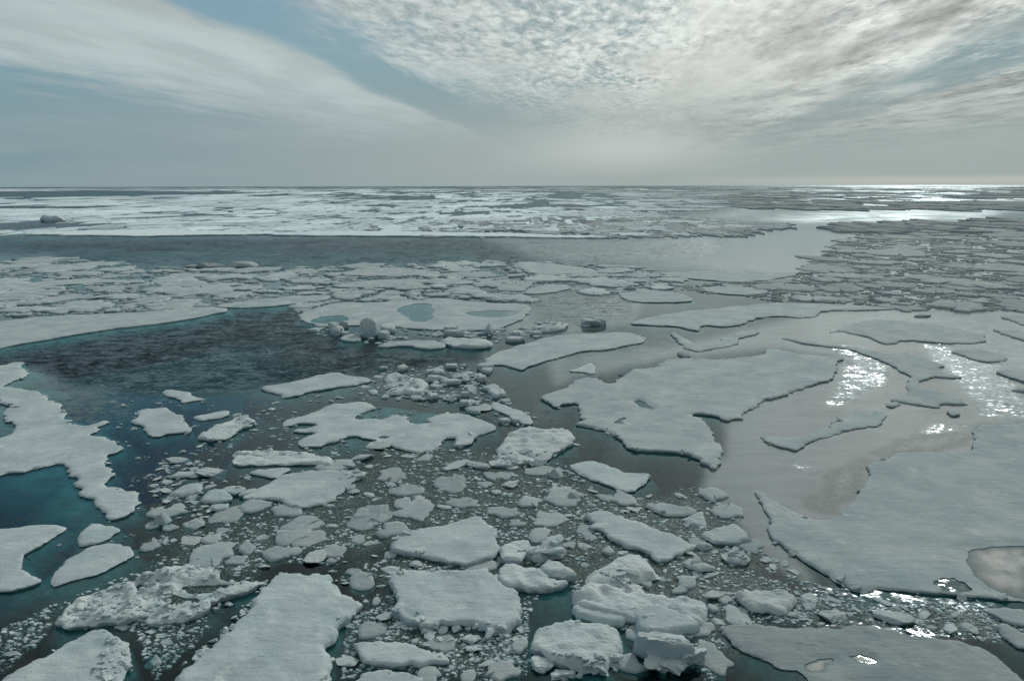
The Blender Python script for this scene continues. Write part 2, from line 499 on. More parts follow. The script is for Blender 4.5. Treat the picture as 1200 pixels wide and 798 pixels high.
floe("jumbled ridge of broken snow with teal melt pools, lower left", "jumbled ridge floe", .34, .35, .16, 1,
     [(57,725),(75,710),(98,698),(120,687),(147,680),(175,667),(200,661),(225,659),(250,662),(262,672),(275,680),(292,677),(298,684),(285,694),(262,700),(245,708),(230,720),(205,727),(175,728),(140,727),(107,729),(75,731)],
     jit=.3, ponds=[([(195,695),(203,691),(215,690),(237,694),(238,701),(222,703),(205,704)],.5),([(218,684),(230,681),(245,680),(264,681),(268,686),(250,690),(228,689)],.5),([(152,682),(165,677),(172,680),(165,686),(155,686)],.4)],
     rub=[[(60,725),(120,688),(180,668),(250,662),(290,682),(230,720),(140,726)], 300, .36])
floe("smooth curved floe at the left frame edge above the dark crack", "curved left edge floe", .22, .12, .03, 2,
     [(-14,619),(10,619),(32,617),(47,614),(64,614),(79,616),(72,622),(58,630),(45,637),(32,644),(26,654),(26,663),(32,670),(42,677),(41,684),(22,690),(-14,692)], shelf=.9)
floe("half-sunk grey-white floe lying along the dark crack, lower left", "half-sunk crack floe", .13, .35, .03, 2,
     [(52,683),(65,668),(85,652),(105,641),(130,636),(148,637),(160,641),(156,649),(144,658),(125,667),(105,673),(82,680),(62,686)], shelf=1.2)
floe("small fan-shaped floe at the tail of the big left floe", "fan floe", .2, .15, .05, 1,
     [(93,628),(102,615),(113,609),(135,614),(141,619),(122,631),(105,637),(95,636)])
# --- left
floe("big ragged floe with long arms at the left frame edge", "ragged left floe", .28, .16, .04, 1,
     [(-14,427),(0,427),(10,424),(28,424),(21,432),(35,436),(18,444),(9,453),(25,456),(49,459),(54,466),(59,472),(75,487),(84,496),(100,498),(112,495),(129,491),(129,495),(113,501),(120,509),(133,510),(137,515),(131,522),(140,524),(130,530),(122,540),(125,551),(124,560),(130,570),(150,574),(172,579),(171,591),(158,599),(140,607),(133,607),(128,599),(110,586),(92,577),(81,565),(77,552),(72,545),(62,542),(37,547),(0,555),(-14,558),(-14,512),(0,511),(12,508),(21,503),(16,494),(3,492),(9,477),(3,473),(0,465),(-14,463)],
     jit=.3, shelfpoly=[[(-60,405),(40,420),(92,440),(105,458),(100,478),(128,484),(160,505),(176,524),(160,545),(158,562),(188,566),(200,582),(192,606),(150,618),(100,626),(64,652),(52,690),(-60,720)], .75])
floe("small heart-shaped floe ringed by pale teal shelf, right of the ragged left floe", "heart-shaped floe", .25, .15, .03, 1,
     [(152,495),(163,488),(158,482),(168,478),(185,478),(195,476),(200,484),(215,489),(217,498),(226,506),(215,507),(195,508),(183,511),(173,508),(165,498)],
     shelfpoly=[[(140,490),(160,474),(200,470),(222,486),(238,502),(232,510),(206,516),(185,522),(166,515),(150,506)], .5])
floe("flat triangular scrap of floe just below the rippled dark water", "triangle scrap", .22, .12, .03, 0,
     [(188,460),(195,456),(221,457),(224,465),(243,467),(225,470),(212,472),(207,468),(197,464)], shelf=1.0)
floe("thin sliver of floe above the lumpy one, left of centre", "sliver floe", .3, .15, .06, 0,
     [(228,486),(245,484),(268,479),(273,483),(263,488),(240,491),(230,491)])
floe("lumpy floe with a notched right end, left of the white long-armed one", "lumpy notched floe", .4, .2, .1, 0,
     [(231,511),(250,498),(268,494),(283,486),(296,490),(297,497),(278,501),(268,511),(250,514),(233,513)], rub=[[(270,490),(285,485),(297,491),(297,498),(280,500)], 16, .8])
floe("rough flat floe with a low ridge, below the long-armed white floe", "rough flat floe", .3, .2, .1, 0,
     [(272,544),(273,530),(280,527),(300,527),(337,526),(358,529),(388,535),(390,544),(370,543),(350,543),(300,544)], rub=[[(275,530),(300,528),(340,527),(342,533),(300,536)], 22, .5])
floe("wedge slab tucked beneath the rough flat floe", "wedge slab", .26, .12, .03, 0,
     [(288,553),(300,550),(342,546),(330,557),(322,560),(298,557)])
floe("broad pitted floe with a sharp right corner, left of the slush centre", "pitted floe", .34, .2, .06, 0,
     [(281,582),(300,572),(320,562),(337,554),(370,550),(390,552),(412,551),(432,550),(427,558),(408,564),(400,575),(388,588),(358,594),(338,590),(320,583),(300,584)],
     rub=[[(390,552),(432,550),(424,560),(395,562)], 14, .5])
for l_, s_, p_ in [("flat topmost slab of the small cluster beside the left tail", "topmost cluster slab", [(192,557),(215,551),(236,556),(225,560)]),
                   ("square slab of the small cluster, nearest the left tail", "square cluster slab", [(197,578),(208,568),(236,561),(238,571),(230,577)]),
                   ("broad rounded slab low in the small cluster left of the pitted floe", "low cluster slab", [(230,586),(240,576),(258,572),(270,580),(268,586),(241,588)]),
                   ("thin upper right slab of the small cluster", "thin cluster slab", [(255,571),(271,568),(289,570),(283,576),(270,578)]),
                   ("slab of the small cluster touching the pitted floe", "touching cluster slab", [(274,582),(284,574),(298,570),(300,571),(282,581)]),
                   ("lowest little slab of the small cluster, half in slush", "lowest cluster slab", [(244,590),(267,587),(268,595),(250,596)])]:
    floe(l_, s_, .3, .15, .06, 0, p_)
floe("long-armed white floe with two water bays, left of centre", "long-armed floe", .3, .18, .05, 1,
     [(346,489),(367,484),(378,477),(400,471),(433,470),(443,477),(425,481),(416,486),(420,490),(450,490),(460,484),(480,489),(481,494),(490,496),(505,494),(496,489),(513,484),(543,484),(565,492),(590,501),(563,508),(540,511),(518,513),(515,521),(500,530),(475,527),(458,520),(443,514),(418,512),(412,509),(400,514),(378,519),(373,524),(345,521),(355,513),(375,505),(346,506),(346,503),(368,500),(378,496),(350,494),(338,499),(325,500),(330,493)],
     ponds=[([(442,511),(450,508.5),(460,510),(455,513)],.5)],
     shelfpoly=[[(335,482),(400,464),(440,462),(500,466),(560,478),(602,496),(585,514),(560,522),(510,536),(450,534),(372,530),(335,522),(322,502)], .5])
floe("small triangular block against the right arm of the long-armed floe", "triangular block", .45, .2, .06, 0,
     [(529,522),(534,508),(562,508),(557,516),(540,522)])
floe("clean flat floe with a pointed right end below the rippled dark water", "pointed clean floe", .36, .2, .04, 1,
     [(306,456),(312,451),(350,445),(382,436),(405,438),(439,443),(430,448),(400,452),(385,455),(362,458),(345,463),(332,466),(325,460)], shelf=1.2)
floe("jumbled pile of ice blocks right of the pointed clean floe", "jumbled block pile", .5, .3, .2, 0,
     [(450,441),(457,437),(475,439),(500,447),(497,454),(492,460),(460,460),(447,458),(455,452),(450,447)], rub=[[(452,440),(475,439),(498,448),(492,460),(450,458)], 36, .62])
floe("small pale slab below the jumbled pile of blocks", "small pale slab", .3, .15, .05, 0, [(427,456),(440,455),(447,460),(435,461)])
floe("narrow rubbly floe right of the dark-footed lump", "narrow rubbly floe", .4, .2, .12, 0, [(528,441),(540,436),(560,438),(561,444),(540,446)], rub=[[(528,441),(540,436),(560,438),(561,444),(540,446)], 18, .7])
floe("little rubbly floe below the narrow rubbly one", "little rubbly floe", .3, .2, .12, 0, [(515,463),(535,460),(538,466),(525,469)], rub=[[(515,463),(535,460),(538,466),(525,469)], 12, .7])
floe("wedge floe beside the upper left tip of the central sheet", "wedge floe", .3, .15, .06, 0, [(573,475),(582,469),(600,477),(625,488),(627,496),(612,495),(600,488)])
floe("clean rectangular slab lying askew in the slush, centre", "rectangular slab", .22, .1, .03, 0, [(517,547),(545,536),(556,541),(528,552)])
floe("heaped rough floe in the very middle, below the wedge", "heaped rough floe", .4, .25, .12, 0,
     [(572,543),(582,530),(580,524),(600,505),(612,500),(640,503),(668,502),(675,515),(662,523),(648,529),(638,540),(612,541),(590,544)], rub=[[(574,542),(584,528),(640,526),(660,522),(640,540),(610,542)], 34, .6])
floe("smooth arrowhead floe in open slush below the central sheet", "arrowhead floe", .26, .12, .03, 0,
     [(664,545),(683,539),(700,540),(720,549),(750,555),(766,555),(760,564),(739,577),(710,569),(685,557)])
floe("tiny curled floe above the notch of the central sheet", "tiny curled floe", .2, .1, .03, 1, [(664,435),(678,431),(690,424),(697,429),(695,439),(682,435)])
floe("low ragged floe to the right of the arrowhead floe, in brown slush", "low ragged floe", .22, .15, .06, 0, [(752,589),(775,588),(815,594),(817,600),(812,603),(785,604),(765,600)])
# --- foreground centre right
floe("long slanting floe with a rim ridge, pointing right", "slanting floe", .32, .15, .05, 0,
     [(686,602),(700,598),(720,600),(747,611),(785,625),(806,636),(820,641),(800,647),(775,656),(758,649),(742,640),(730,639),(725,632),(705,621),(686,617),(697,612)])
floe("triangular snow hill under the slanting floe", "triangular snow hill", .55, .9, .12, 0,
     [(686,683),(687,666),(710,660),(720,648),(730,641),(748,644),(765,655),(781,668),(760,672),(742,675),(735,682),(710,684)], rub=[[(700,670),(735,665),(740,680),(715,682)], 12, 1.0])
floe("long uneven terrace of snow behind the two near blocks", "snow terrace", .48, .3, .14, 0,
     [(671,694),(687,685),(705,680),(720,685),(750,687),(765,694),(795,697),(820,701),(826,709),(826,722),(800,730),(750,725),(700,716),(673,708)], shelf=1.0, shelfpoly=[[(668,700),(690,680),(735,668),(786,668),(812,690),(832,706),(832,738),(760,745),(680,730)], .55])
floe("blocky snow-topped piece at the left end of the terrace", "blocky terrace piece", .58, .25, .08, 0,
     [(671,706),(690,702),(735,705),(738,718),(720,727),(690,722),(672,717)])
floe("clean-cut tabular block tilted towards the camera, right of the terrace piece", "tabular block", .68, .12, .04, 0,
     [(746,716),(752,705),(785,711),(821,726),(820,731),(800,733),(762,737),(748,731)], tilt=(.02,.05))
floe("fat dished floe with a lumpy rim, bottom right of centre", "dished floe", .50, .4, .10, 1,
     [(625,742),(640,726),(660,723),(695,729),(720,732),(733,744),(735,763),(705,776),(672,776),(650,770),(632,764),(620,752)],
     jit=.2, rub=[[(620,752),(640,764),(690,772),(732,760),(738,768),(700,784),(640,782),(618,760)], 34, .6], shelf=1.4, shelfpoly=[[(596,752),(630,722),(740,726),(834,730),(846,762),(822,792),(740,806),(620,800)], .9])
floe("flat-topped block at the head of the dark teal pool, left side", "pool head block", .5, .2, .1, 0,
     [(585,640),(600,631),(620,630),(625,638),(615,653),(598,657),(586,653)])
floe("peaked pair of ice lumps right of the pool head block", "peaked lumps", .55, .4, .2, 0,
     [(622,645),(632,638),(640,630),(652,634),(665,645),(650,649),(630,652)], rub=[[(624,644),(645,632),(662,645),(640,650)], 14, .9])
floe("drooping slab leaning over the dark teal pool", "drooping slab", .6, .4, .1, 1, [(628,657),(650,650),(672,662),(680,670),(660,674),(640,667)], shelf=1.2)
floe("long low ledge along the upper bank of the dark teal pool", "pool ledge", .4, .2, .1, 0,
     [(578,668),(600,661),(625,664),(640,672),(645,678),(670,681),(668,685),(630,687),(600,686),(585,682)], shelf=1.3, shelfpoly=[[(570,660),(620,640),(690,650),(690,690),(664,696),(640,700),(600,696),(575,690)], .7])
floe("broad eroded floe with a round scar, in brown slush right of the slanting floe", "round-scar floe", .32, .2, .08, 1,
     [(820,626),(840,615),(860,611),(872,617),(876,628),(886,632),(850,635),(828,631)])
floe("small crumbled floe below the one with the round scar", "small crumbled floe", .22, .15, .12, 0, [(845,649),(865,645),(882,652),(875,659),(852,656)], rub=[[(845,649),(865,645),(882,652),(875,659)], 16, .5])
floe("rounded white floe beside the left end of the sunlit slush", "rounded slush floe", .38, .25, .1, 1, [(861,693),(875,688),(900,689),(918,690),(936,700),(932,711),(902,714),(880,710),(866,703)])
floe("small double-humped block right of the triangular snow hill", "double-humped block", .32, .2, .1, 0, [(801,657),(813,651),(828,658),(842,661),(838,665),(818,664)])
floe("dim half-melted floe filling the bottom right corner", "half-melted floe", .16, .25, .05, 1,
     [(844,736),(860,729),(900,732),(930,732),(962,735),(1005,730),(1040,737),(1075,740),(1125,748),(1150,755),(1175,772),(1205,795),(1215,826),(970,826),(950,797),(940,785),(925,783),(900,773),(870,760),(855,748)],
     tint=-.30, ponds=[([(942,777),(950,772),(962,770),(978,773),(970,779),(960,785),(945,786)],.12),([(990,765),(1000,763),(1012,764),(1035,771),(1030,776),(1005,771)],.10)],
     puddles=[[(1057,737),(1066,736),(1068,740),(1076,737),(1085,740),(1084,746),(1072,746),(1060,743)]])
floe("small grey floe touching the right frame edge, below the big right sheet", "right edge grey floe", .2, .12, .04, 0, [(1158,715),(1170,711),(1200,713),(1215,716),(1215,735),(1195,734),(1175,726)], tint=-.1)
floe("thin grey strip of floe under the right edge grey floe", "thin grey strip", .18, .12, .06, 0, [(1155,731),(1175,729),(1190,738),(1215,748),(1215,762),(1196,757),(1180,746)], tint=-.15)
# --- right
floe("big smooth sheet at the right frame edge, a round pond at its corner", "big right sheet", .30, .12, .03, 1,
     [(1222,497),(1175,497),(1145,497),(1141,506),(1146,518),(1135,528),(1110,530),(1062,529),(1030,540),(1014,542),(1020,554),(1008,575),(988,600),(978,607),(962,610),(950,608),(930,600),(910,588),(895,578),(884,574),(887,584),(895,594),(901,604),(902,618),(903,632),(915,636),(930,645),(945,655),(965,668),(985,683),(1003,691),(1025,688),(1055,688),(1090,692),(1110,695),(1140,699),(1175,701),(1222,704)],
     tint=-.06, ponds=[([(1136,655),(1139,645),(1147,641),(1165,638),(1190,638),(1218,640),(1218,698),(1190,698),(1170,692),(1150,680),(1139,667)],.05)],
     puddles=[[(1100,681),(1108,678),(1115,679),(1123,676),(1126,682),(1138,690),(1135,697),(1118,696),(1105,693)]])
floe("narrow tongue-shaped floe above the sparkling water, right", "tongue floe", .26, .1, .03, 1,
     [(888,511),(900,510),(928,512),(945,509),(970,500),(988,488),(1010,481),(1033,480),(1037,488),(1034,498),(1010,499),(975,509),(943,517),(940,526),(930,528),(915,523),(900,517)], tint=-.05)
floe("central great sheet with a small clear pond and hooked near tail", "central great sheet", .38, .12, .035, 1,
     [(632,465),(650,458),(668,452),(673,445),(695,442),(708,449),(720,447),(740,436),(742,431),(755,432),(772,430),(778,424),(790,420),(850,421),(888,416),(900,407),(925,412),(975,418),(993,419),(976,424),(982,436),(978,445),(950,451),(912,463),(898,468),(880,477),(865,491),(858,492),(840,486),(820,484),(815,485),(832,504),(846,516),(844,529),(847,544),(839,548),(830,541),(818,533),(795,528),(750,526),(740,525),(730,513),(710,503),(692,498),(675,497),(683,493),(676,485),(686,474),(672,471),(646,478),(640,469)],
     jit=.25, ponds=[([(741,470),(747,467),(754,467),(765,475),(764,480),(757,479),(750,477)],.4)], puddles=[[(718,491),(727,488),(733,491),(730,493),(735,497),(722,496)]])
floe("broad pale floe behind the central great sheet", "broad pale floe", .3, .15, .04, 1,
     [(563,431),(565,426),(568,418),(590,410),(622,400),(650,393),(680,390),(710,390),(735,388),(757,394),(757,401),(735,403),(718,409),(680,410),(655,418),(625,426),(612,433),(600,430),(585,426)])
floe("spindly X-shaped floe at the back of the central great sheet", "X-shaped floe", .28, .1, .03, 0,
     [(786,389),(794,389),(813,404),(826,404),(855,393),(866,389),(889,387),(888,391),(863,397),(862,404),(828,409),(822,411),(809,411),(797,405)])
floe("dark little block at the foot of the X-shaped floe", "dark little block", .5, .15, .05, 0, [(793,412),(800,410),(810,415),(803,418)], tint=-.25)
floe("long scalloped floe stretching right, behind the X-shaped one", "scalloped floe", .3, .12, .03, 0,
     [(732,379),(757,373),(790,366),(835,361),(895,355),(950,355),(1010,358),(1060,361),(1010,363),(965,363),(950,373),(908,369),(875,375),(870,379),(851,383),(823,380),(818,388),(808,386),(790,381),(765,381)])
floe("oval grey floe amid bright water, right of the scalloped floe", "oval grey floe", .3, .12, .03, 1,
     [(970,390),(985,385),(1010,375),(1035,374),(1070,376),(1110,382),(1150,391),(1160,395),(1150,401),(1120,402),(1090,401),(1062,397),(1045,403),(1030,401),(1022,395),(1000,390),(985,387)], tint=-.06)
floe("winding floe with a comb of points, reaching down to bright water", "winding floe", .3, .1, .03, 0,
     [(912,393),(940,398),(985,404),(1020,410),(1040,415),(1060,410),(1070,415),(1097,424),(1106,429),(1097,430),(1105,436),(1127,440),(1120,442),(1092,440),(1073,449),(1080,455),(1115,459),(1137,472),(1125,474),(1100,472),(1101,478),(1060,471),(1047,469),(1052,464),(1063,461),(1065,457),(1061,452),(1066,440),(1055,435),(1040,425),(1020,417),(995,409),(965,405),(935,401)], tint=-.06)
floe("knob of ice beside the foot of the winding floe", "knob floe", .3, .1, .03, 1, [(1035,470),(1050,469),(1054,474),(1045,477),(1037,475)], tint=-.06)
floe("tiny dark-sided cake under the right foot of the winding floe", "dark-sided cake", .4, .1, .03, 1, [(1110,480),(1128,480),(1123,485),(1116,486)], tint=-.1)
floe("leaf-shaped floe with a dark near edge, right of the winding floe", "leaf floe", .3, .1, .03, 1, [(1111,410),(1135,407),(1163,410),(1183,419),(1173,424),(1150,423),(1130,418)], tint=-.06)
floe("upper of two grey slivers cut by the right frame edge", "upper edge sliver", .3, .1, .03, 0, [(1170,370),(1185,368),(1215,374),(1215,384),(1190,377)], tint=-.08)
floe("lower of two grey slivers cut by the right frame edge", "lower edge sliver", .3, .1, .03, 0, [(1158,384),(1180,385),(1215,392),(1215,402),(1185,394)], tint=-.08)
floe("wedge floe at the right frame edge with a dark left side", "right wedge", .4, .1, .03, 0, [(1165,435),(1178,432),(1215,437),(1215,449),(1195,446),(1180,440)], tint=-.08)
floe("thin dark-edged slab under the right frame-edge wedge", "thin edge slab", .4, .1, .03, 0, [(1183,454),(1215,451),(1215,458),(1190,457)], tint=-.12)
floe("isolated dark cake of ice in bright water, upper right", "isolated cake", .5, .15, .04, 1, [(1071,367),(1085,366),(1090,369),(1077,371)], tint=-.2)
# --- middle distance
floe("flat pale floe with pointed ends, middle distance right of centre", "pointed pale floe", .3, .12, .04, 0, [(767,320),(797,318),(866,316),(912,320),(943,318),(924,325),(886,329),(874,331),(836,329),(790,324)])
floe("pale floe left of the pointed pale one, touching brownish water", "brownish water floe", .3, .12, .04, 0, [(720,345),(745,340),(763,339),(797,343),(815,350),(805,354),(740,354)])
floe("slim grey floe below the pointed pale floe", "slim grey floe", .3, .12, .04, 0, [(813,337),(847,335),(893,338),(905,343),(866,346),(832,342)])
floe("white plateau floe holding a teal melt lake", "white plateau", .34, .18, .05, 1,
     [(348,373),(360,363),(397,353),(440,355),(473,350),(497,352),(513,348),(540,352),(585,355),(624,357),(617,369),(610,374),(590,383),(573,386),(527,387),(483,384),(450,381),(417,380),(385,383),(372,382),(365,378)],
     ponds=[([(464,363),(480,355),(510,355),(507,365),(508,374),(487,377),(477,371)],.32),([(360,375),(380,369),(405,369),(411,375),(390,379),(370,378)],.4),([(538,366),(570,363),(605,364),(606,370),(573,372)],.35)])
floe("pale wedge of ice below the round boulder", "boulder wedge", .5, .3, .06, 0, [(393,398),(410,389),(420,391),(421,399)])
floe("long flat floe with a knobbed right end below the plateau", "knobbed floe", .5, .2, .08, 0, [(441,404),(470,398),(507,398),(522,403),(516,408),(490,408),(483,404),(445,406)])
floe("thick whitish slab right of the knobbed floe", "thick whitish slab", .7, .4, .1, 1, [(510,398),(527,395),(573,396),(580,401),(573,405),(540,406)])
floe("lumpy floe beyond the broad pale floe, beside brown water", "brown water lumps", .6, .3, .15, 0, [(622,386),(633,378),(663,377),(667,382),(650,387)], rub=[[(622,386),(633,378),(663,377),(667,382),(650,387)], 10, 1.2])
floe("long white shore floe along the dark rippled water, left", "shore floe", .34, .15, .04, 1,
     [(-14,377),(60,370),(133,367),(173,365),(247,358),(273,363),(235,371),(200,377),(133,384),(67,395),(0,407),(-14,409)], shelf=.8)
floe("white floe continuing the shore floe to the right", "shore floe's neighbour", .34, .15, .04, 0, [(247,359),(283,352),(313,350),(345,346),(390,345),(383,352),(333,357),(300,360),(267,360)], shelf=.8)
floe("long white floe with a thin tail, at the left frame edge", "thin-tailed floe", .3, .15, .04, 0, [(-14,336),(40,330),(110,325),(133,328),(172,328),(167,331),(117,331),(67,334),(30,341),(-14,343)], shelf=1.0)
floe("flat floe right of the thin-tailed one", "tail neighbour", .3, .15, .05, 0, [(175,331),(207,327),(235,329),(250,332),(230,335),(190,336)])
floe("small flat floe in the left ice band, below the dirty mounds", "mound neighbour", .3, .15, .05, 0, [(263,337),(283,332),(320,336),(277,340)])
floe("wide flat floe jutting into the far rippled water, centre", "jutting wide floe", .35, .15, .05, 0, [(603,307),(623,306),(673,312),(713,319),(673,321),(623,321),(607,313)])
floe("long pale floe behind the white plateau, left part", "long pale floe", .35, .15, .05, 0, [(383,336),(407,330),(473,326),(507,327),(497,333),(440,337)])
floe("pale broken floe at the far side of the centre ice band", "far side floe", .35, .15, .05, 0, [(397,320),(423,314),(473,313),(527,320),(487,323),(407,323)])
floe("pale floe between the jutting wide floe and brown water", "between floe", .35, .15, .05, 0, [(612,341),(640,332),(673,335),(657,341),(623,345)])
floe("long teal-edged slab behind the plateau's right end", "teal-edged slab", .6, .2, .05, 0, [(547,347),(567,343),(625,346),(593,349)])
# --- far pack edge
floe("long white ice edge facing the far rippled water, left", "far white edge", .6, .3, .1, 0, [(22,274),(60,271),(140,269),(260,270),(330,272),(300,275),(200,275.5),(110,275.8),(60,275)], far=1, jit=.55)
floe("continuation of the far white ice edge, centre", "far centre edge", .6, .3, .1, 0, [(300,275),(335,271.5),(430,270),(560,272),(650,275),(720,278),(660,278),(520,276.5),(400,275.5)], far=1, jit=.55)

# zones (outlines on the ground, in the same coordinates)
Z_SLUSH = [[(150,648),(210,612),(290,600),(400,545),(470,520),(560,520),(660,545),(720,590),(830,566),(868,600),(884,640),(960,684),(1002,700),(1006,738),(900,735),(845,750),(840,800),(600,660),(452,640),(440,700),(420,700),(380,660),(315,660),(290,690),(215,768),(180,800),(160,740),(60,735),(40,760),(-10,800),(-10,745),(60,700),(120,684),(165,668)],
           [(400,795),(405,740),(440,660),(470,640),(620,620),(700,640),(690,690),(620,720),(618,790),(540,810)],
           [(820,690),(1000,705),(1160,705),(1215,740),(1215,760),(1130,748),(1000,728),(860,728),(840,800),(820,800)]]
Z_LIGHT = [[(200,600),(190,560),(240,500),(300,470),(420,455),(450,430),(560,430),(590,470),(640,500),(680,540),(560,530),(420,545),(330,600)],
           [(170,560),(190,540),(240,540),(270,600),(200,620)]]
Z_CLEAR = [[(-10,700),(60,688),(140,665),(170,648),(188,640),(172,664),(110,688),(60,708),(20,728),(-10,738)],
           [(622,706),(640,690),(668,686),(674,700),(672,722),(640,724),(624,728)]]
Z_SKIM = [[(1000,612),(960,606),(935,598),(955,575),(985,545),(1010,530),(1030,520),(1060,508),(1120,506),(1148,508),(1150,522),(1110,534),(1060,532),(1020,556),(1008,590)]]
Z_GLINT = [[(940,690),(1003,694),(1100,700),(1160,706),(1185,728),(1160,748),(1080,738),(1000,728),(945,726)]]
Z_RIPPLE = [[(-60,412),(60,392),(200,372),(330,352),(380,350),(350,372),(400,388),(440,404),(560,404),(565,420),(520,428),(440,440),(330,450),(260,462),(180,462),(95,455),(50,430),(-60,424)],
            [(-60,277),(40,277),(400,277),(720,280),(820,274),(850,286),(835,302),(720,310),(560,312),(380,316),(80,314),(60,300),(-60,300)],
            [(-60,217),(1260,217),(1260,250),(900,247),(850,256),(-60,256)],
            [(600,350),(690,335),(740,345),(735,372),(640,384)],
            [(-60,240),(130,242),(110,247),(-60,247)], [(-60,262),(140,261),(120,268),(20,272),(-60,272)],
            [(960,402),(1010,408),(1040,424),(1040,446),(1000,470),(966,478),(985,446),(992,420)], [(1075,402),(1110,406),(1190,432),(1215,490),(1150,492),(1146,474),(1112,444)],
            [(895,524),(908,524),(944,546),(962,552),(936,553)], [(1066,508),(1090,500),(1146,494),(1142,500),(1090,508)]]
Z_SOFT = [[(880,385),(1060,395),(1070,470),(960,490),(880,470)], [(885,515),(990,540),(960,560),(885,555)], [(1040,495),(1150,490),(1150,512),(1040,515)], [(1050,400),(1215,400),(1215,505),(1130,500)]]
Z_CHOP = [[(930,251),(1000,248.5),(1160,250),(1180,257),(1000,260.5),(900,262),(880,257)]]
Z_GREASE_GLOW = [[(835,535),(900,560),(960,600),(912,622),(945,668),(960,690),(900,660),(860,610),(820,575)],
            [(640,420),(700,412),(800,405),(900,380),(960,364),(1215,362),(1215,500),(1140,500),(1160,535),(1060,548),(1035,565),(1000,620),(940,612),(900,600),(870,560),(850,548),(850,490),(990,420),(900,408),(790,418),(740,430),(690,440),(650,452)],
            [(600,340),(760,340),(740,380),(640,392),(590,392)],
            [(560,278),(720,280),(840,272),(990,262),(1215,268),(1215,360),(940,356),(820,312),(640,306)], [(800,252),(900,248),(1160,250),(1160,262),(1000,264),(880,262)]]

# free-standing lumps: (label, short name, name, category, x, waterline y, width, height, cut planes, seed, tint, depth/width, shoulders)
BLOCKS = [("upright dark-footed lump of ice right of the jumbled pile", "dark-footed lump", "ice_block", "ice block", 509, 447, 24, 11, 8, 41, -.05, .8, [(.8, .1, .5, .5, 3)]),
          ("angular broken boulder of ice in front of the tabular block", "broken boulder", "ice_block", "ice block", 786, 780, 76, 31, 7, 58, .02, .62, [(-.45, -.25, .55, .55, 5), (.55, -.1, .5, .6, 8), (.1, -.45, .42, .4, 11)]),
          ("round boulder of ice standing at the plateau's near shore", "round boulder", "ice_mound", "ice mound", 431, 395, 27, 22, 40, 5, -.04, .9, [(-.7, -.5, .5, .25, 2), (.8, -.4, .5, .2, 9)]),
          ("tall toothed block standing beside the brown water", "toothed block", "ice_block", "ice block", 696, 382, 30, 13, 7, 23, .02, .7, [(.6, 0, .6, .7, 4), (-.6, -.1, .6, .35, 12)]),
          ("dirty double mound of ice at the edge of the dark water, left", "dirty mound", "ice_mound", "ice mound", 242, 314.5, 38, 9, 11, 71, -.40, .7, [(-.6, -.1, .7, .5, 6), (.6, -.2, .7, .45, 13)]),
          ("smooth whaleback of ice right of the dirty double mound", "whaleback", "ice_mound", "ice mound", 283, 313, 34, 6, 30, 77, -.1, .7, []),
          ("dirty hummock of ice on the far pack, far left", "far hummock", "ice_mound", "ice mound", 66, 260, 36, 8, 12, 91, .4, .8, [(-.6, 0, .6, .5, 1), (.8, -.1, .5, .35, 15)])]
# ------------------------------------------------------------------ convex ice lumps
def ico(sub):
    import bmesh
    bm = bmesh.new(); bmesh.ops.create_icosphere(bm, subdivisions=sub, radius=1.0)
    V = np.array([tuple(v.co) for v in bm.verts]); F = [tuple(v.index for v in f.verts) for f in bm.faces]
    bm.free()
    return V, F


ICO = {k: ico(k) for k in (1, 2, 3, 4)}


def lump(sub, planes=9, flat=.55, rough=.07, seed=0):
    """a broken lump of ice: unit sphere cut by random planes, slightly eroded"""
    r = np.random.default_rng(seed)
    V, F = ICO[sub]
    N = r.normal(size=(planes, 3)); N /= np.linalg.norm(N, axis=1, keepdims=True)
    N = np.concatenate([N, [[.08, .05, 1]]]); dd = np.concatenate([r.uniform(.42, .80, planes), [r.uniform(.36, .62)]]) if planes < 20 else np.concatenate([r.uniform(.78, .98, planes), [1.2]])
    s = V @ N.T
    rad = np.min(np.where(s > .05, dd[None] / np.maximum(s, .05), 9), axis=1)
    rad = np.minimum(rad, 1.25)
    q = V * 2.3 + seed
    rad = rad * (1 + rough * (fbm(q[:, :2] + q[:, 2:], seed, 4) + fbm(q[:, 1:] * 2.1 + q[:, :1], seed + 3, 4)))
    W = V * rad[:, None]
    W[:, 0] *= r.uniform(.9, 1.3); W[:, 1] *= r.uniform(.7, 1.0); W[:, 2] *= flat
    return W, F


def lump_mesh(name, *a, ang=32):
    V, F = lump(*a)
    me = mesh_from(name, V, F, ICE_ROUGH)
    me.set_sharp_from_angle(angle=math.radians(ang))
    return me


LUMPS = [lump_mesh('ice_lump', 4, 7 + i % 6, .55 + .06 * (i % 5), .055 + .02 * (i % 3), 300 + i, ang=42) for i in range(18)]


class Soup:
    """collects pieces of one mesh"""
    def __init__(self): self.V = []; self.F = []; self.n = 0; self.t = []

    def add(self, V, F, tint=0.0):
        self.V.append(np.asarray(V, float)); o = self.n
        self.F += [tuple(i + o for i in f) for f in F]
        self.t.append(np.full(len(V), tint)); self.n += len(V)

    def mesh(self, name, mat, smooth=True):
        return mesh_from(name, np.concatenate(self.V), self.F, mat, smooth, {'tint': np.concatenate(self.t)})


# ------------------------------------------------------------------ occupancy of the ground, in photograph cells
OCC = np.zeros((820, 1260), np.int32)     # row = py, col = px + 30


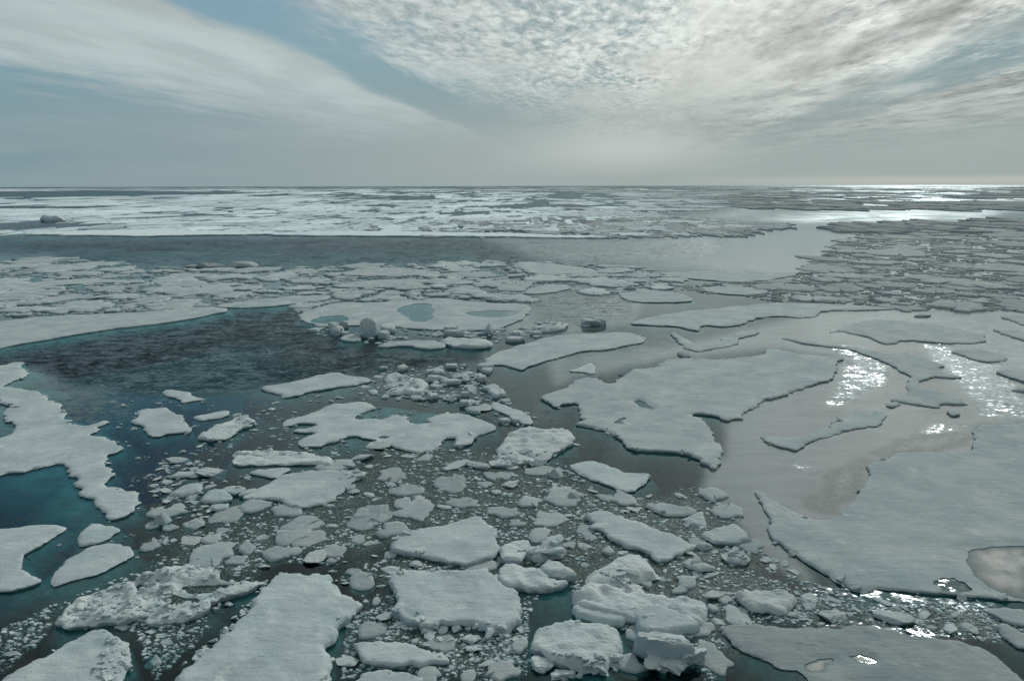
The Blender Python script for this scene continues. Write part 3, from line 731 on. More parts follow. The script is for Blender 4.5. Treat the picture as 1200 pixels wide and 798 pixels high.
def paint_occ(poly, val):
    poly = np.asarray(poly, float)
    x0 = int(max(-30, poly[:, 0].min() - 1)); x1 = int(min(1229, poly[:, 0].max() + 1))
    y0 = int(max(0, poly[:, 1].min() - 1)); y1 = int(min(819, poly[:, 1].max() + 1))
    if x1 <= x0 or y1 <= y0: return
    X, Y = np.meshgrid(np.arange(x0, x1 + 1), np.arange(y0, y1 + 1))
    P = np.stack([X.ravel(), Y.ravel()], 1).astype(float)
    m = inside(P, poly).reshape(X.shape)
    OCC[y0:y1 + 1, x0 + 30:x1 + 31][m] = val


def occ_at(P):
    x = np.clip((P[:, 0] + 30).astype(int), 0, 1259); y = np.clip(P[:, 1].astype(int), 0, 819)
    return OCC[y, x]


# ------------------------------------------------------------------ one floe
def skirt(loop, rings):
    """rings: list of (outward offset, z) following a loop of points"""
    n = len(loop); nm = vnormals(loop, 2)
    V = []; F = []
    for k, (off, z) in enumerate(rings):
        o = off if np.ndim(off) else np.full(n, off)
        V.append(np.concatenate([loop + nm * o[:, None], np.broadcast_to(np.asarray(z, float), (n,))[:, None]], 1))
    for k in range(len(rings) - 1):
        for i in range(n):
            j = (i + 1) % n
            F.append((k * n + i, (k + 1) * n + i, (k + 1) * n + j, k * n + j))
    return np.concatenate(V), F


def build_floe(d, idx):
    rough = d['rough']; hs = (.70 if rough < .1 else .85) * (.72 if min(q_[1] for q_ in d['poly']) < 560 and max(q_[1] for q_ in d['poly']) < 712 and 'far' not in d else 1)
    h, e = d['h'] * hs, d['e'] * (.6 if d['e'] < .8 else 1)
    base = ccw(ground(d['poly'], h))
    c = base.mean(0); dist = math.hypot(*c)
    near = np.min(np.hypot(base[:, 0], base[:, 1]))
    pxw = max(dist, 20) / 788.0
    ds = max(.07, 2.6 * min(pxw, 1.15 * near / 788))
    sm = d['sm']
    p = chaikin(base, sm if sm else 0)
    if not sm:
        q = chaikin(base, 1); p = q
    p = resample(p, ds)
    amp = d.get('jit', .14) * max(1, pxw / .055) ** .7
    p = warp(p, amp, 6 * amp + ds * 3, idx * 7)
    p = warp(p, amp * .35, ds * 3, idx * 7 + 3, 2)
    holes = []
    for hp, dep in d.get('ponds', []):
        q = ccw(ground(hp, h * .8)); q = resample(chaikin(q, 2), ds); q = warp(q, .95 * amp + .05, 1.0 + 5 * amp, idx + 31)
        holes.append((q, dep))
    puds = []
    for hp in d.get('puddles', []):
        q = ccw(ground(hp, h)); q = resample(chaikin(q, 1), ds); q = warp(q, .18 * max(1, dist / 40), .8 * max(1, dist / 40), idx + 13)
        puds.append(q)
    loops = [p] + [q for q, _ in holes] + puds
    I = interior(loops, ds * 1.5, ds * .55)
    # extra ring of points close to the rim so that its rounding shows
    nm = vnormals(p)
    ring = p - nm * (e * .35); ring = ring[inside(ring, p)]
    if len(ring):
        dd = edge_dist(ring, loops); ring = ring[dd > e * .22]
        if len(I): I = np.concatenate([I[edge_dist(I, [p]) > e * .55], ring])
    V2, F = triangulate(loops, I)
    tl = d.get('tilt', (0, 0))

    def top(P, dd):
        ev = fbm(P / 4.0, idx + 90, 3) if near > 20 else np.zeros(len(P))
        t = np.clip(dd / (e * (1 + (4.5 if rough < .1 else 1.5) * np.clip(ev, 0, 1))), 0, 1)
        zb = h * np.clip(.45 - .55 * ev, .08, .72) if e < .8 else h * .12
        z = zb + (h - zb) * np.sqrt(np.clip(1 - (1 - t) ** 2, 0, 1))
        und = fbm(P / 2.3, idx + 5, 3) * .6 + fbm(P / .7, idx + 9, 3) * .55
        z = z + min(.07, h * .2) * (1 - t) * fbm(P / .33, idx + 61, 3)
        for hq, _ in holes:
            k_ = np.clip(edge_dist(P, [hq]) / min(1.1, .25 * math.sqrt(abs(area2(hq)) / 2) + .1), 0, 1); k_ = k_ * k_ * (3 - 2 * k_)
            z = z * (.22 + .78 * k_)
        if rough >= .1: und = und + np.abs(fbm(P / 1.1, idx + 2, 4)) * 1.6 - .5
        z = z + rough * (.25 + .75 * t) * und + min(h * .12, .05) * fbm(P / 6.0, idx + 77, 2) * t
        return np.maximum(z + (P - c) @ np.array(tl), .035)

    dd = edge_dist(V2, [p] + [q for q, _ in holes])
    Z = top(V2, dd)
    s = Soup(); s.add(np.concatenate([V2, Z[:, None]], 1), F)
    lz = top(p, np.zeros(len(p)))
    under = (.10 + .08 * fbm(p / 1.4, idx, 3)) * min(1, h / .4)
    V, F = skirt(p, [(0, lz), (-.35 * under + .012, lz * .55), (-under, .03), (-under * .6, -.10)])
    s.add(V, F)
    for q, dep in holes:
        qz = top(q, np.zeros(len(q)))
        V, F = skirt(q[::-1].copy(), [(0, qz[::-1]), (0.0, -.02)])
        s.add(V, F)
    for q in puds:
        qz = top(q, edge_dist(q, [p]))
        V, F = skirt(q[::-1].copy(), [(0, qz[::-1]), (0, qz[::-1] - .05)])
        s.add(V, F)
    V0 = np.concatenate(s.V); org = np.array([c[0], c[1], 0.0])
    me = mesh_from(d.get('name', 'ice_floe'), V0 - org, s.F, ICE_ROUGH if rough >= .1 else ICE)
    o = link(d.get('name', 'ice_floe'), me, None, tuple(org))
    tag(o, d['label'], d.get('cat', 'ice floe'), d.get('group'))
    yc_ = float(np.mean([q_[1] for q_ in d['poly']]))
    o['tint'] = d.get('tint', 0.0) + d.get('far', 0) * .5 + (.13 if yc_ > 430 and c[0] < 9 else (.03 if c[0] < 9 else -.02)) + float(rng.uniform(-.03, .03))  # far floes get their sunlight as a paler tint
    # submerged foot of the floe, its underwater teal painted into the ice colour
    sh = d.get('shelf', .45) * (1 + .5 * fbm(p / 5.0, idx + 3, 3)) * min(1.6, max(1, dist / 90))
    sh = np.maximum(sh, .06)
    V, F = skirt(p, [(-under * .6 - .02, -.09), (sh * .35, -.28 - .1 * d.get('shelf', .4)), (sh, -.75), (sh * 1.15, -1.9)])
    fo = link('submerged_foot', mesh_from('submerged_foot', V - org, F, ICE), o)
    for q, dep in holes:
        I = interior([q], ds * 1.5, ds * .5)
        V2, F = triangulate([q], I)
        t = np.clip(edge_dist(V2, [q]) / min(2.5, .3 * math.sqrt(abs(area2(q)) / 2)), 0, 1)
        z = -.015 - dep * (t * (2 - t)) * (1 + .35 * fbm(V2 / .8, idx, 3))
        z = np.minimum(z, -.012)
        po = link('melt_pond', mesh_from('melt_pond', np.concatenate([V2, z[:, None]], 1) - org, F, ICE), o)
        po['label'] = 'shallow melt pond'
        if dep < .2:
            skm = mesh_from('pond_skin', np.concatenate([V2, np.full((len(V2), 1), .012)], 1) - org, F, PONDICE, True, {'fade': np.clip(.25 + 1.2 * t, 0, 1) * np.clip(1.05 + .5 * fbm(V2 / 1.6, idx + 4, 4), .35, 1)})
            link('pond_skin', skm, po)
    for q in puds:
        I = interior([q], ds * 1.5, ds * .5)
        V2, F = triangulate([q], I)
        qz = float(top(q, edge_dist(q, [p])).min()) - .015
        s2 = Soup(); s2.add(np.concatenate([V2, np.full((len(V2), 1), qz - .02)], 1) - org, F)
        bed = link('melt_puddle', mesh_from('melt_puddle', s2.V[0], F, ICE), o)
        link('puddle_water', mesh_from('puddle_water', np.concatenate([V2, np.full((len(V2), 1), qz)], 1) - org, F, PUDDLE), bed)
    spots = []
    if 'rub' in d:
        zp, cnt, size = d['rub']
        zp = np.asarray(zp, float); lo, hi = zp.min(0), zp.max(0)
        while len(spots) < cnt:
            pp = rng.uniform(lo, hi, (1, 2))
            if not inside(pp, zp)[0] or any(inside(pp, np.asarray(hp, float))[0] for hp, _ in d.get('ponds', [])): continue
            spots.append((ground(pp, h), size * float(rng.choice([.35, .55, .8, 1.15], p=[.40, .30, .20, .10])) * rng.uniform(.8, 1.2) * .58))
    if near < 62 and sm < 2 and h > .12 and 'far' not in d:
        per = np.sum(np.linalg.norm(p - np.roll(p, -1, 0), axis=1))
        pq_ = to_px(p, h * .5)
        vis = np.where((pq_[:, 0] > -5) & (pq_[:, 0] < 1205) & (pq_[:, 1] < 803))[0]
        for _ in range(min(60, int(per * d.get('rim', .55) * len(vis) / len(p)))):
            j = int(vis[int(rng.integers(len(vis)))])
            if fbm(p[j:j + 1] / 2.2, idx + 40, 2)[0] < -.1: continue
            spots.append(((p[j] + nm[j] * rng.uniform(-.35, .22))[None], (.06 + .24 * rng.random() ** 2.2)))
    s3 = Soup()
    for q_, (g, r_) in enumerate(spots):
        dg = edge_dist(g, [p])[0] * (1 if inside(g, p)[0] else -1)
        zt = float(top(g, np.array([dg]))[0]) if dg > 0 else .02
        a_ = rng.uniform(0, 2 * PI); fl = rng.uniform(.7, 1.25); tt = float(rng.uniform(-.06, .05))
        if q_ < 100:
            lo_ = link('ice_lump', LUMPS[int(rng.integers(18))], o, (g[0, 0] - org[0], g[0, 1] - org[1], zt + r_ * rng.uniform(-.05, .18)))
            lo_.rotation_euler = (rng.uniform(-.35, .35), rng.uniform(-.35, .35), a_); lo_.scale = (r_, r_, r_ * fl)
            lo_['tint'] = o['tint'] + tt
        else:
            W, F = lump(2, int(rng.integers(6, 11)), fl * .6, .08, int(rng.integers(1, 99999))); W = W * r_
            W = np.stack([W[:, 0] * math.cos(a_) - W[:, 1] * math.sin(a_), W[:, 0] * math.sin(a_) + W[:, 1] * math.cos(a_), W[:, 2]], 1)
            s3.add(W + np.array([g[0, 0] - org[0], g[0, 1] - org[1], zt]), F, tt)
    if s3.n:
        ro = link('ice_rubble', s3.mesh('ice_rubble', ICE_ROUGH), o); ro['kind'] = 'stuff'
    if 'shelfpoly' in d:
        sp, dep = d['shelfpoly']
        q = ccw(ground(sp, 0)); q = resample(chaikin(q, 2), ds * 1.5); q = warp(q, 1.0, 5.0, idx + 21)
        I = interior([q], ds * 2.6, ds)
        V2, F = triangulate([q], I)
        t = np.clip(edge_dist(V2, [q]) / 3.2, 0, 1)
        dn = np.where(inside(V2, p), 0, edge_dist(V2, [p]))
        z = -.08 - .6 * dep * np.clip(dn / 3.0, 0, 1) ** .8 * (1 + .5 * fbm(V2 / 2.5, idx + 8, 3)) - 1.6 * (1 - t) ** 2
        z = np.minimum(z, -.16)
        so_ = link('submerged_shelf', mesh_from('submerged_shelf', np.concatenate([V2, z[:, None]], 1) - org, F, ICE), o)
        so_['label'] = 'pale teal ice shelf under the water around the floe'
    o['_px'] = [float(x) for x in np.asarray(d['poly'], float).mean(0)]
    return o


import time as _t
_t0 = _t.time()
ANCH = []
for i, d in enumerate(FL):
    build_floe(d, i + 1)
    c = np.clip(np.asarray(d['poly'], float), [0, 215], [1200, 798])
    ANCH.append((c.mean(0), d['short'], (c.max(0) - c.min(0)) / 2))
    paint_occ(d['poly'], i + 1)
    for hp, _ in d.get('ponds', []): paint_occ(hp, i + 1)
    if 'rub' in d: paint_occ(d['rub'][0], i + 1)
for i, (label, short, name, cat, x, y, wpx, hpx, planes, seed, tint_, ry_, extra) in enumerate(BLOCKS):
    g = ground((x, y))[0]; D_ = math.hypot(g[0], g[1], CAM_Z)
    W, F = lump(4, planes, 1.0, .055 if planes < 14 else .035, seed)
    W = W / np.abs(W).max(0)
    W[:, 2] = np.where(W[:, 2] < 0, W[:, 2] * .5, W[:, 2])
    rx = wpx * D_ / F_PX / 2; hh = hpx * D_ / F_PX
    q = W[:, :2] * 3 + seed
    W = W * np.array([rx, rx * ry_, hh])
    me = mesh_from(name, W, F, ICE_ROUGH); me.set_sharp_from_angle(angle=math.radians(40))
    o = link(name, me, None, (g[0], g[1] + rx * ry_ * .5, .02)); tag(o, label, cat); o['tint'] = tint_
    for (ex, ey, es, eh, sd) in extra:      # shoulders frozen to it
        lo_ = link('shoulder', LUMPS[sd % 18], o, (ex * rx, ey * rx, hh * .1)); lo_.scale = (es * rx, es * rx, eh * hh * 1.3); lo_.rotation_euler = (0, 0, sd * 1.7)
        lo_['tint'] = tint_
    ANCH.append((np.array([x, y - hpx / 2]), short, np.array([wpx / 2, hpx / 2])))
    paint_occ([(x - wpx / 2, y), (x + wpx / 2, y), (x + wpx / 2, y - hpx * .6), (x - wpx / 2, y - hpx * .6)], 8000)
for z_ in Z_CLEAR: paint_occ(z_, 9999)
for o in list(COL.objects):
    if '_px' in o: del o['_px']
print('floes', _t.time() - _t0)

ORD = ['nearest to it', 'second out from it', 'third out from it', 'fourth out from it', 'fifth out from it', 'sixth out from it', 'seventh out from it', 'eighth out from it', 'ninth out from it', 'tenth out from it']
ORD += [f'{n} out from it' for n in 'eleventh twelfth thirteenth fourteenth fifteenth sixteenth seventeenth eighteenth nineteenth twentieth'.split()]


def label_by_anchor(items, what):
    """items: list of (object, px, py, look). Gives every one a label of its own by its neighbour floe and its rank from it."""
    groups = {}
    for o, x, y, look in items:
        best = min(ANCH, key=lambda A: max(0, abs(A[0][0] - x) - A[2][0]) ** 2 + (2.2 * max(0, abs(A[0][1] - y) - A[2][1])) ** 2 + .02 * ((A[0][0] - x) ** 2 + (A[0][1] - y) ** 2))
        dx_, dy_ = (x - best[0][0]) / (best[2][0] + 6), (y - best[0][1]) / (best[2][1] + 3)
        side = ('left of' if dx_ < 0 else 'right of') if abs(dx_) > abs(dy_) else ('beyond' if dy_ < 0 else 'in front of')
        groups.setdefault((best[1], side, look), []).append((math.hypot(x - best[0][0], 2.2 * (y - best[0][1])), o))
    for (short, side, look), lst in groups.items():
        lst.sort(key=lambda q: q[0])
        for k, (_, o) in enumerate(lst):
            o['label'] = f'{look} {what} {side} the {short}' + (', ' + ORD[min(k, len(ORD) - 1)] if len(lst) > 1 else '')


# ------------------------------------------------------------------ middle-distance floes: small, broken, each its own thing
def blob(rx, ry, n, seed, irr=.35, ang=0.0):
    r = np.random.default_rng(seed)
    th = np.sort((np.arange(n) + r.uniform(-.38, .38, n)) * 2 * PI / n)
    rad = 1 + r.uniform(-irr, irr, n)
    P = np.stack([np.cos(th) * rad * rx, np.sin(th) * rad * ry], 1)
    ca, sa = math.cos(ang), math.sin(ang)
    return np.stack([P[:, 0] * ca - P[:, 1] * sa, P[:, 0] * sa + P[:, 1] * ca], 1)


def slab(P, h, seed, bump=.1, nseg=3, peak=0.0):
    """a small floe: outline P (ccw, about its centre), rounded rim, uneven top, sides down below the water"""
    P = ccw(P); n = len(P)
    rings = [(1.0, -.25), (.985, h * .55), (.93, h * .92), (.62, h), (.28, h)]
    V = []
    for k, (s_, z) in enumerate(rings):
        q = P * s_
        zz_ = np.full(n, z)
        if k >= 2: zz_ = zz_ + bump * fbm(q / max(.5, .25 * np.abs(P).max()), seed, 3)
        if k >= 3: zz_ = zz_ + peak * (.5 if k == 3 else 1) * (.6 + .4 * fbm(q / max(.4, .2 * np.abs(P).max()), seed + 9, 2))
        V.append(np.concatenate([q, zz_[:, None]], 1))
    V = np.concatenate(V); F = []
    for k in range(len(rings) - 1):
        for i in range(n):
            j = (i + 1) % n
            F.append((k * n + i, k * n + j, (k + 1) * n + j, (k + 1) * n + i))
    m = (len(rings) - 1) * n
    F.append(tuple(m + i for i in range(n)))
    return V, F


MID = []
# (zone, tries, cap, width range px, freeboard, tint, group, look)
MZ = [([(-20,306),(80,303),(230,316),(400,312),(400,345),(330,352),(250,358),(150,366),(-20,372)], 500, 66, (12, 70), (.12, .3), .06, 'broken floes in the left ice band', 'whitish'),
      ([(375,314),(560,308),(610,306),(740,312),(800,320),(790,345),(700,345),(640,336),(620,356),(560,352),(420,354),(340,372),(345,352),(400,345)], 600, 76, (12, 66), (.12, .32), .02, 'broken floes in the centre ice band', 'pale'),
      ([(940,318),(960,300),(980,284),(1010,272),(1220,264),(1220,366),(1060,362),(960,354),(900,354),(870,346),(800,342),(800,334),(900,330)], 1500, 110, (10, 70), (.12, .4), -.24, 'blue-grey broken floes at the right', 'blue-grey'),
      ([(440,432),(570,428),(590,465),(640,490),(600,500),(540,478),(500,470),(420,466)], 160, 18, (8, 26), (.2, .5), 0, 'small floes above the long-armed floe', 'small white'),
      ([(350,384),(440,384),(600,386),(640,380),(640,392),(590,404),(400,402)], 90, 14, (8, 24), (.3, .8), 0, 'small floes along the plateau shore', 'small white')]
MZ.append(([(170,600),(290,560),(420,540),(560,535),(680,560),(840,580),(890,650),(860,780),(840,798),(420,798),(440,690),(380,655),(300,655),(210,720),(120,740),(40,780),(60,730),(170,665)], 1500, 84, (11, 50), (.05, .14), -.12, 'thin half-sunk fragments in the slush', 'thin grey'))
for zi, (zone, tries, cap, (w0, w1), (h0, h1), tnt, grp, look) in enumerate(MZ):
    zp = np.asarray(zone, float); lo, hi = zp.min(0), zp.max(0); made = []
    nm_ = 'ice_fragment' if 'fragments' in grp else 'ice_floe'
    for k in range(tries):
        if len(made) >= cap: break
        pp = rng.uniform(lo, hi)
        if not inside(pp[None], zp)[0] or occ_at(pp[None])[0]: continue
        wpx = w0 * (w1 / w0) ** (rng.random() ** 1.7 if k > tries * .25 else rng.random() ** .7)
        g = ground(pp)[0]; D_ = math.hypot(*g)
        rx = wpx * D_ / F_PX / 2; ry = rx * rng.uniform(.7, 1.9)
        P = blob(rx, ry, int(rng.integers(8, 15)), int(rng.integers(1e6)), .3, rng.uniform(-.4, .4))
        Q = to_px(P * .85 + g)
        if np.mean(occ_at(Q) > 0) > .30: continue
        h_ = rng.uniform(h0, h1)
        P = warp(resample(chaikin(ccw(P), 1), max(.25, rx / 9)), rx * .16, rx * .4, int(rng.integers(9999)))
        V, F = slab(P, h_, int(rng.integers(9999)), .12 * h_, peak=(rng.uniform(.25, .8) if rng.random() < .12 and wpx < 26 else 0))
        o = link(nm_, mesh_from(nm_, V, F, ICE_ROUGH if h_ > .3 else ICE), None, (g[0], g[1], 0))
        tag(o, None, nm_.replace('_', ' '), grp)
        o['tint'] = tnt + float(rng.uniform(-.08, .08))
        paint_occ(to_px(P * 1.04 + g), 5000)
        made.append((o, pp[0], pp[1], look + ' ' + ('wide' if wpx > .45 * w1 else 'small')))
    MID += [(a, b, c_, l_.replace('small white small', 'small white').replace('small white wide', 'larger white')) for a, b, c_, l_ in made]
    print('zone', zi, len(made))
label_by_anchor(MID, 'broken floe')

# ------------------------------------------------------------------ brash: single chunks of broken ice in the slush
BASES = [lump_mesh('ice_chunk', 4, 6 + i % 5, .30 + .05 * (i % 4), .05 + .03 * (i % 3), 100 + i, ang=42) for i in range(14)]
BRASH = []
zs = [(z_, 1) for z_ in Z_SLUSH] + [(z_, 2) for z_ in Z_LIGHT]
big_n = 0
for k in range(5000):
    if big_n >= 290: break
    z_, typ = zs[int(rng.integers(len(zs)))] if rng.random() < .6 else zs[0]
    zp = np.asarray(z_, float); lo, hi = zp.min(0), zp.max(0)
    pp = rng.uniform(lo, hi)
    if pp[1] > 800 or pp[0] < 2 or pp[0] > 1198 or not inside(pp[None], zp)[0]: continue
    wpx = 7 * (34 / 7) ** (rng.random() ** 2.6)
    if pp[1] < 540: wpx *= .7
    cc = np.array([[math.cos(a) * wpx * .42 + pp[0], math.sin(a) * wpx * .26 + pp[1]] for a in np.arange(8) * PI / 4])
    if occ_at(pp[None])[0] or np.mean(occ_at(cc) > 0) > .13: continue
    g = ground(pp)[0]; D_ = math.hypot(g[0], g[1], CAM_Z)
    r_ = wpx * D_ / F_PX / 2
    o = link('ice_chunk', BASES[int(rng.integers(14))], None, (g[0], g[1], r_ * rng.uniform(-.03, .10)))
    o.rotation_euler = (rng.uniform(-.15, .15), rng.uniform(-.15, .15), rng.uniform(0, 6.28))
    o.scale = (r_, r_ * rng.uniform(.75, 1.15), r_ * rng.uniform(.55, 1.05))
    o['tint'] = float(rng.uniform(-.14, .06))
    tag(o, None, 'ice chunk', 'chunks of broken ice in the slush')
    paint_occ(cc, 6000); big_n += 1
    BRASH.append((o, pp[0], pp[1], 'larger white' if wpx > 18 else ('small white' if wpx > 10 else 'tiny white')))
label_by_anchor(BRASH, 'ice chunk')
print('chunks', big_n)

# ------------------------------------------------------------------ the uncountable crumbs of ice between them
s = Soup()


def crumbs(zones, count, smin, smax, pw, tint, clear=True):
    zs_ = [np.asarray(z_, float) for z_ in zones]
    ar = np.array([abs(area2(z_)) for z_ in zs_]); ar /= ar.sum()
    for zp, a in zip(zs_, ar):
        n = int(count * a); lo, hi = zp.min(0), zp.max(0)
        P = rng.uniform(lo, hi, (n * 3, 2)); P = P[inside(P, zp)]
        P = P[(P[:, 1] < 812) & (occ_at(P) == 0)]
        # crumbs gather in drifts
        G = ground(P); dens = fbm(G / 3.0, 5, 4) + .5 * fbm(G / .9, 6, 2)
        P = P[dens + rng.uniform(-.45, .75, len(P)) > .0][:n]
        G = ground(P); Dd = np.sqrt((G ** 2).sum(1) + CAM_Z ** 2)
        sz = smin * (smax / smin) ** (rng.random(len(P)) ** pw) * Dd / F_PX / 2
        for (gx, gy), r_ in zip(G, sz):
            k_ = int(rng.integers(5, 8))
            th = (np.arange(k_) + rng.uniform(-.35, .35, k_)) * 2 * PI / k_ + rng.uniform(0, 6)
            rr = r_ * rng.uniform(.65, 1.25, k_)
            x, y = np.cos(th) * rr, np.sin(th) * rr * rng.uniform(.6, 1)
            hh = min(r_, .30) * rng.uniform(.12, .45)
            V = np.concatenate([np.stack([gx + x * 1.05, gy + y * 1.05, np.full(k_, -.03)], 1), np.stack([gx + x * .66, gy + y * .66, hh * rng.uniform(.6, 1.2, k_)], 1)])
            F = [(i, (i + 1) % k_, k_ + (i + 1) % k_, k_ + i) for i in range(k_)] + [tuple(range(k_, 2 * k_))]
            s.add(V, F, tint + rng.uniform(-.22, .10))


crumbs(Z_SLUSH[:2], 40000, .75, 8.5, 2.8, .22)
crumbs(Z_SLUSH[2:], 5200, .9, 7.0, 2.8, .04)
crumbs(Z_LIGHT, 2200, 1.0, 8.0, 2.2, -.10)
crumbs([[(120,470),(260,462),(300,500),(240,545),(140,560),(130,500)]], 60, 1.5, 9, 1.5, 0)
crumbs([[(60,640),(110,610),(150,560),(210,560),(170,640),(90,680)]], 260, 1, 6, 2.4, -.1)
o = link('brash_ice', s.mesh('brash_ice', ICE_ROUGH, False)); tag(o, 'crumbs of brash ice scattered through the slush between the floes', 'brash ice', None, 'stuff')
print('crumbs', s.n, _t.time() - _t0)

# slush and skim sheets lying on the water
def film(name, zones, mat, fadepx, z, label, cat, ds_=.5, wob=.7):
    s_ = []; 
    Vs, Fs, A, n0 = [], [], [], 0
    for zn in zones:
        q = ccw(ground(zn)); q = warp(resample(chaikin(q, 2), ds_ * 1.5), wob, 3.5, 88)
        I = interior([q], ds_ * 2.0, ds_ * .8)
        V2, F = triangulate([q], I)
        t = np.clip(edge_dist(V2, [q]) / fadepx, 0, 1)
        for zc_ in Z_CLEAR:
            gq = ground(zc_); ee = edge_dist(V2, [gq]); t = t * np.where(inside(V2, gq), 0, np.clip(ee / 1.2, 0, 1))
        Vs.append(np.concatenate([V2, np.full((len(V2), 1), z)], 1)); Fs += [tuple(f + n0) for f in F]; A.append(t); n0 += len(V2)
        z += .004
    o_ = link(name, mesh_from(name, np.concatenate(Vs), Fs, mat, True, {'fade': np.concatenate(A)}))
    tag(o_, label, cat, None, 'stuff')


Vs, Fs, n0 = [], [], 0
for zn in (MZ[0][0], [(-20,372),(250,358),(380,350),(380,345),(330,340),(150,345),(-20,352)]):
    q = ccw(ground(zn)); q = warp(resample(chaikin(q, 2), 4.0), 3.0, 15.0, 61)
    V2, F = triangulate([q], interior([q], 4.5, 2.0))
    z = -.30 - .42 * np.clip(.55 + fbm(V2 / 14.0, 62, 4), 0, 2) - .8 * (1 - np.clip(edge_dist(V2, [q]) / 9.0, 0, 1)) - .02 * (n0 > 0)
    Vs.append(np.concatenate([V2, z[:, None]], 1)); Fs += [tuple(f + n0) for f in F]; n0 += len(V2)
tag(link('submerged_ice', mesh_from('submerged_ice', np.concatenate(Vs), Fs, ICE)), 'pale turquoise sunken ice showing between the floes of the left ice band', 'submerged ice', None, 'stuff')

film('slush', Z_SLUSH, SLUSH, 1.6, .004, 'brown-grey slush of ground-up ice floating between the floes', 'slush')
film('skim_ice', Z_SKIM, SKIM, 1.2, .020, 'thin tan skim ice hugging the upper left of the big right sheet', 'skim ice')

# ------------------------------------------------------------------ far pack ice: thousands of floes out to the horizon
s = Soup()


def pack(n, ygen, xr, wr, hr, tint, ex=()):
    for k in range(n):
        y = ygen(); x = rng.uniform(*xr)
        if any(inside(np.array([[x, y]]), np.asarray(e_, float))[0] for e_ in ex): continue
        if occ_at(np.array([[x, y]]))[0] not in (0, 7000) : continue
        if y > 224 and fbm(np.array([[x / 45., y / 2.2]]), 9, 3)[0] > .42: continue
        g = ground((x, y))[0]; D_ = math.hypot(*g)
        wpx = wr[0] * (wr[1] / wr[0]) ** (rng.random() ** 1.6)
        hpx = rng.uniform(.5, 1.7) * (.4 + .05 * (y - 218))
        rx = wpx * D_ / F_PX / 2; ry = min(hpx * D_ * D_ / (CAM_Z * F_PX) / 2, 2.5 * rx + 25)
        P = blob(rx, ry, 9, int(rng.integers(1e6)), .33, rng.uniform(-.05, .05))
        P = ccw(P); n_ = len(P); h_ = rng.uniform(*hr)
        V = np.concatenate([np.c_[P + g, np.full(n_, -.1)], np.c_[P * .98 + g, np.full(n_, h_)]])
        F = [(i, (i + 1) % n_, n_ + (i + 1) % n_, n_ + i) for i in range(n_)] + [tuple(range(n_, 2 * n_))]
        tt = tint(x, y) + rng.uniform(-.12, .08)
        s.add(V, F, tt)
        if rng.random() < .22:      # a hummock or pressure ridge on it
            hw = rx * rng.uniform(.15, .7); hh = rng.uniform(.2, .7) * (1 + D_ / 1500)
            q = g + rng.uniform(-.4, .4, 2) * np.array([rx, ry])
            m_ = 5; xs = np.linspace(-hw, hw, m_); zs_ = h_ + hh * np.abs(np.sin(np.linspace(.3, 2.9, m_) + rng.uniform(-.3, .3, m_))) * rng.uniform(.4, 1, m_)
            Vr = np.concatenate([np.c_[q[0] + xs, np.full(m_, q[1] - 2 * hh), np.full(m_, h_ - .1)], np.c_[q[0] + xs, np.full(m_, q[1]), zs_], np.c_[q[0] + xs, np.full(m_, q[1] + 2 * hh), np.full(m_, h_ - .1)]])
            Fr = [(a * m_ + i, a * m_ + i + 1, (a + 1) * m_ + i + 1, (a + 1) * m_ + i) for a in range(2) for i in range(m_ - 1)]
            s.add(Vr, Fr, tt - .05)


def tint_far(x, y):  # sunlit left and cloud-shadowed right of the far ice, painted into its tint
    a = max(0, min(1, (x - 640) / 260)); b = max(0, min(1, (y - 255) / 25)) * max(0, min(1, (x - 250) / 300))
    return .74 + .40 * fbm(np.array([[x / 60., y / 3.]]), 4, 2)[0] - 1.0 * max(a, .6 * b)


LEADS = [[(-30,262),(60,261),(145,261.5),(120,267),(40,270),(-30,272)], [(-30,241.5),(60,241),(135,242.5),(80,245),(-30,245)], [(120,256),(170,254.5),(235,252),(232,254.5),(150,258)],
         [(545,243),(580,240),(640,239.5),(760,242),(700,244),(560,245)], [(770,252),(840,244),(900,246),(1160,250),(1160,258),(1000,263),(880,262),(820,256)], [(-30,224.5),(200,224),(330,226.5),(100,231),(-30,231)]]
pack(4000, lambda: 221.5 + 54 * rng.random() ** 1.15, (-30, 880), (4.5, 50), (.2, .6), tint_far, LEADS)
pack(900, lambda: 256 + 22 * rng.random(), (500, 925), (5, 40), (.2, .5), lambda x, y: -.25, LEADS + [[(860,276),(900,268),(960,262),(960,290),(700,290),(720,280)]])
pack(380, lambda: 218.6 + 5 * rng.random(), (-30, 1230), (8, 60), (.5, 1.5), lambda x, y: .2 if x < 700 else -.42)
pack(620, lambda: 224 + 24 * rng.random(), (850, 1230), (5, 50), (.4, 1.0), lambda x, y: -.42, LEADS)  # darker tint stands for cloud shadow over the right-hand pack
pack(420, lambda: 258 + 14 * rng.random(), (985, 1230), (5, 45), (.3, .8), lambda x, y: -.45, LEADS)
o = link('pack_ice', s.mesh('pack_ice', ICE, False)); tag(o, 'far field of white pack ice reaching to the horizon', 'pack ice', None, 'stuff')
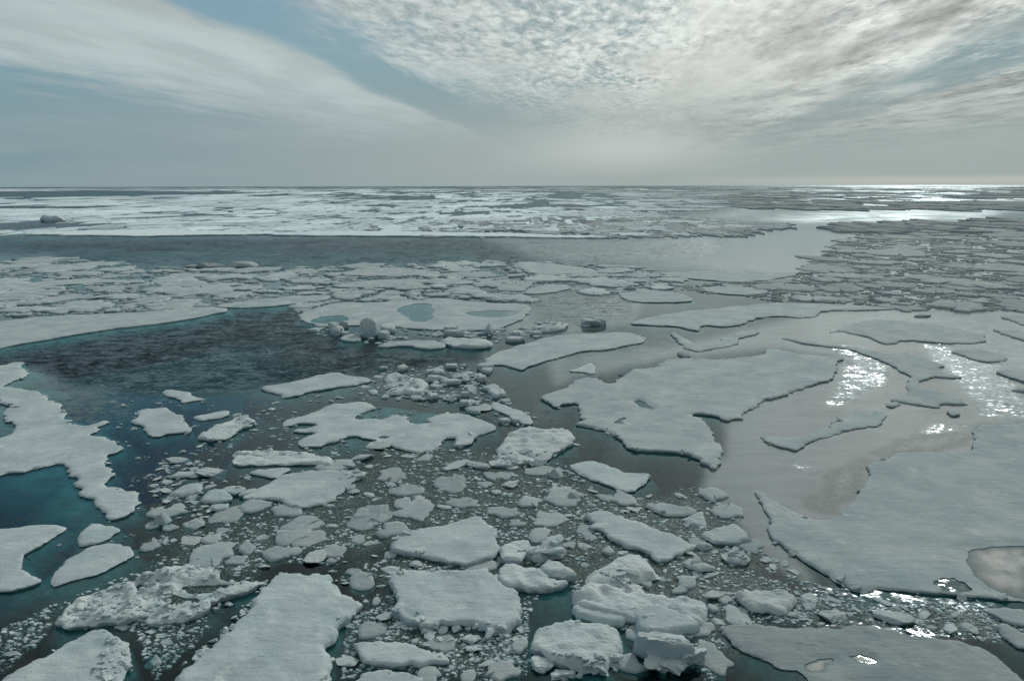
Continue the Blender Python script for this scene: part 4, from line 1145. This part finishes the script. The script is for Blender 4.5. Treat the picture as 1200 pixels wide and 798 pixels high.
# loose small ice among the middle-distance floes
s = Soup()
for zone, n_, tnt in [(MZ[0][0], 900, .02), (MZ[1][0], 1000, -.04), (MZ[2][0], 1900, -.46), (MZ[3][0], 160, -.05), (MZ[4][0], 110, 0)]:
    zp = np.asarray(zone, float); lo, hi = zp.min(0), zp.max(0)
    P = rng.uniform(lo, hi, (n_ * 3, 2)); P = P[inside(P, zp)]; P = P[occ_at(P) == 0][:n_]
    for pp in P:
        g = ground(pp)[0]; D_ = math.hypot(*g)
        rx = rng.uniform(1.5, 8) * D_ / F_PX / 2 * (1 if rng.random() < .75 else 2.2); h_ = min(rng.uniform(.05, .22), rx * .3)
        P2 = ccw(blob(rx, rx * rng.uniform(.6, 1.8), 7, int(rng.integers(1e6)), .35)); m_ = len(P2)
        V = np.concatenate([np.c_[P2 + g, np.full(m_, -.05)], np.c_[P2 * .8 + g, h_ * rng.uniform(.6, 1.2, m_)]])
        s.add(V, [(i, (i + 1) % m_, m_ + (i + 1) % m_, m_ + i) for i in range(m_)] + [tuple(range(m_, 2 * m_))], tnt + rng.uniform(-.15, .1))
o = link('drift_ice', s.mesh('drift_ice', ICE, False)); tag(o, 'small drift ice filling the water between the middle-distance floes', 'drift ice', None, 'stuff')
print('pack', _t.time() - _t0)

# ------------------------------------------------------------------ the sea
rad = [3.0]
while rad[-1] < 90000:
    r_ = rad[-1]
    dep = math.atan2(CAM_Z, r_)
    nd = dep - .0032 * (1 if r_ > 20 else 6)
    rad.append(CAM_Z / math.tan(nd) if nd > .00035 else r_ * 1.9)
rad = np.array(rad)
ang = np.concatenate([np.linspace(-.72, .72, 330), np.linspace(.78, 2 * PI - .78, 40)])
R_, A_ = np.meshgrid(rad, ang, indexing='ij')
X = np.stack([np.sin(A_) * R_, np.cos(A_) * R_], -1)
nr, na = X.shape[:2]
P = X.reshape(-1, 2)
pq = to_px(P)
front = (np.abs(A_.ravel()) < .75)


def mask(zones):
    m = np.zeros(len(P))
    for z_ in zones: m = np.maximum(m, (inside(pq, np.asarray(z_, float)) & front).astype(float))
    m = m.reshape(nr, na)
    for _ in range(3):
        m = (np.roll(m, 1, 1) + np.roll(m, -1, 1) + 2 * m) / 4
        m[1:-1] = (m[:-2] + m[2:] + 2 * m[1:-1]) / 4
    return m.ravel()


chop = mask(Z_CHOP)
ripple = np.maximum(mask(Z_RIPPLE + Z_GLINT) * (1 - .25 * mask(Z_SOFT)), .05); ripple[~front] = .5
grease_glow = mask(Z_GREASE_GLOW)
V = np.concatenate([P, np.zeros((len(P), 1))], 1)
F = [(i * na + j, i * na + (j + 1) % na, (i + 1) * na + (j + 1) % na, (i + 1) * na + j) for i in range(nr - 1) for j in range(na)]
F = F + [tuple(range(na))[::-1]]
o = link('sea_water', mesh_from('sea_water', V, F, WATER, True, {'ripple': ripple, 'grease_glow': grease_glow, 'chop': chop})); tag(o, None, None, None, 'structure')
V = [(math.sin(a) * r_, math.cos(a) * r_, -5.0) for r_ in (200, 2000, 88000) for a in np.linspace(0, 2 * PI, 48, endpoint=False)]
F = [(k_ * 48 + i, (k_ + 1) * 48 + i, (k_ + 1) * 48 + (i + 1) % 48, k_ * 48 + (i + 1) % 48) for k_ in range(2) for i in range(48)] + [tuple(range(48))[::-1]]
o = link('deep_water', mesh_from('deep_water', V, F, DEEP, False)); tag(o, None, None, None, 'structure')
print('verts sea', len(P), _t.time() - _t0)
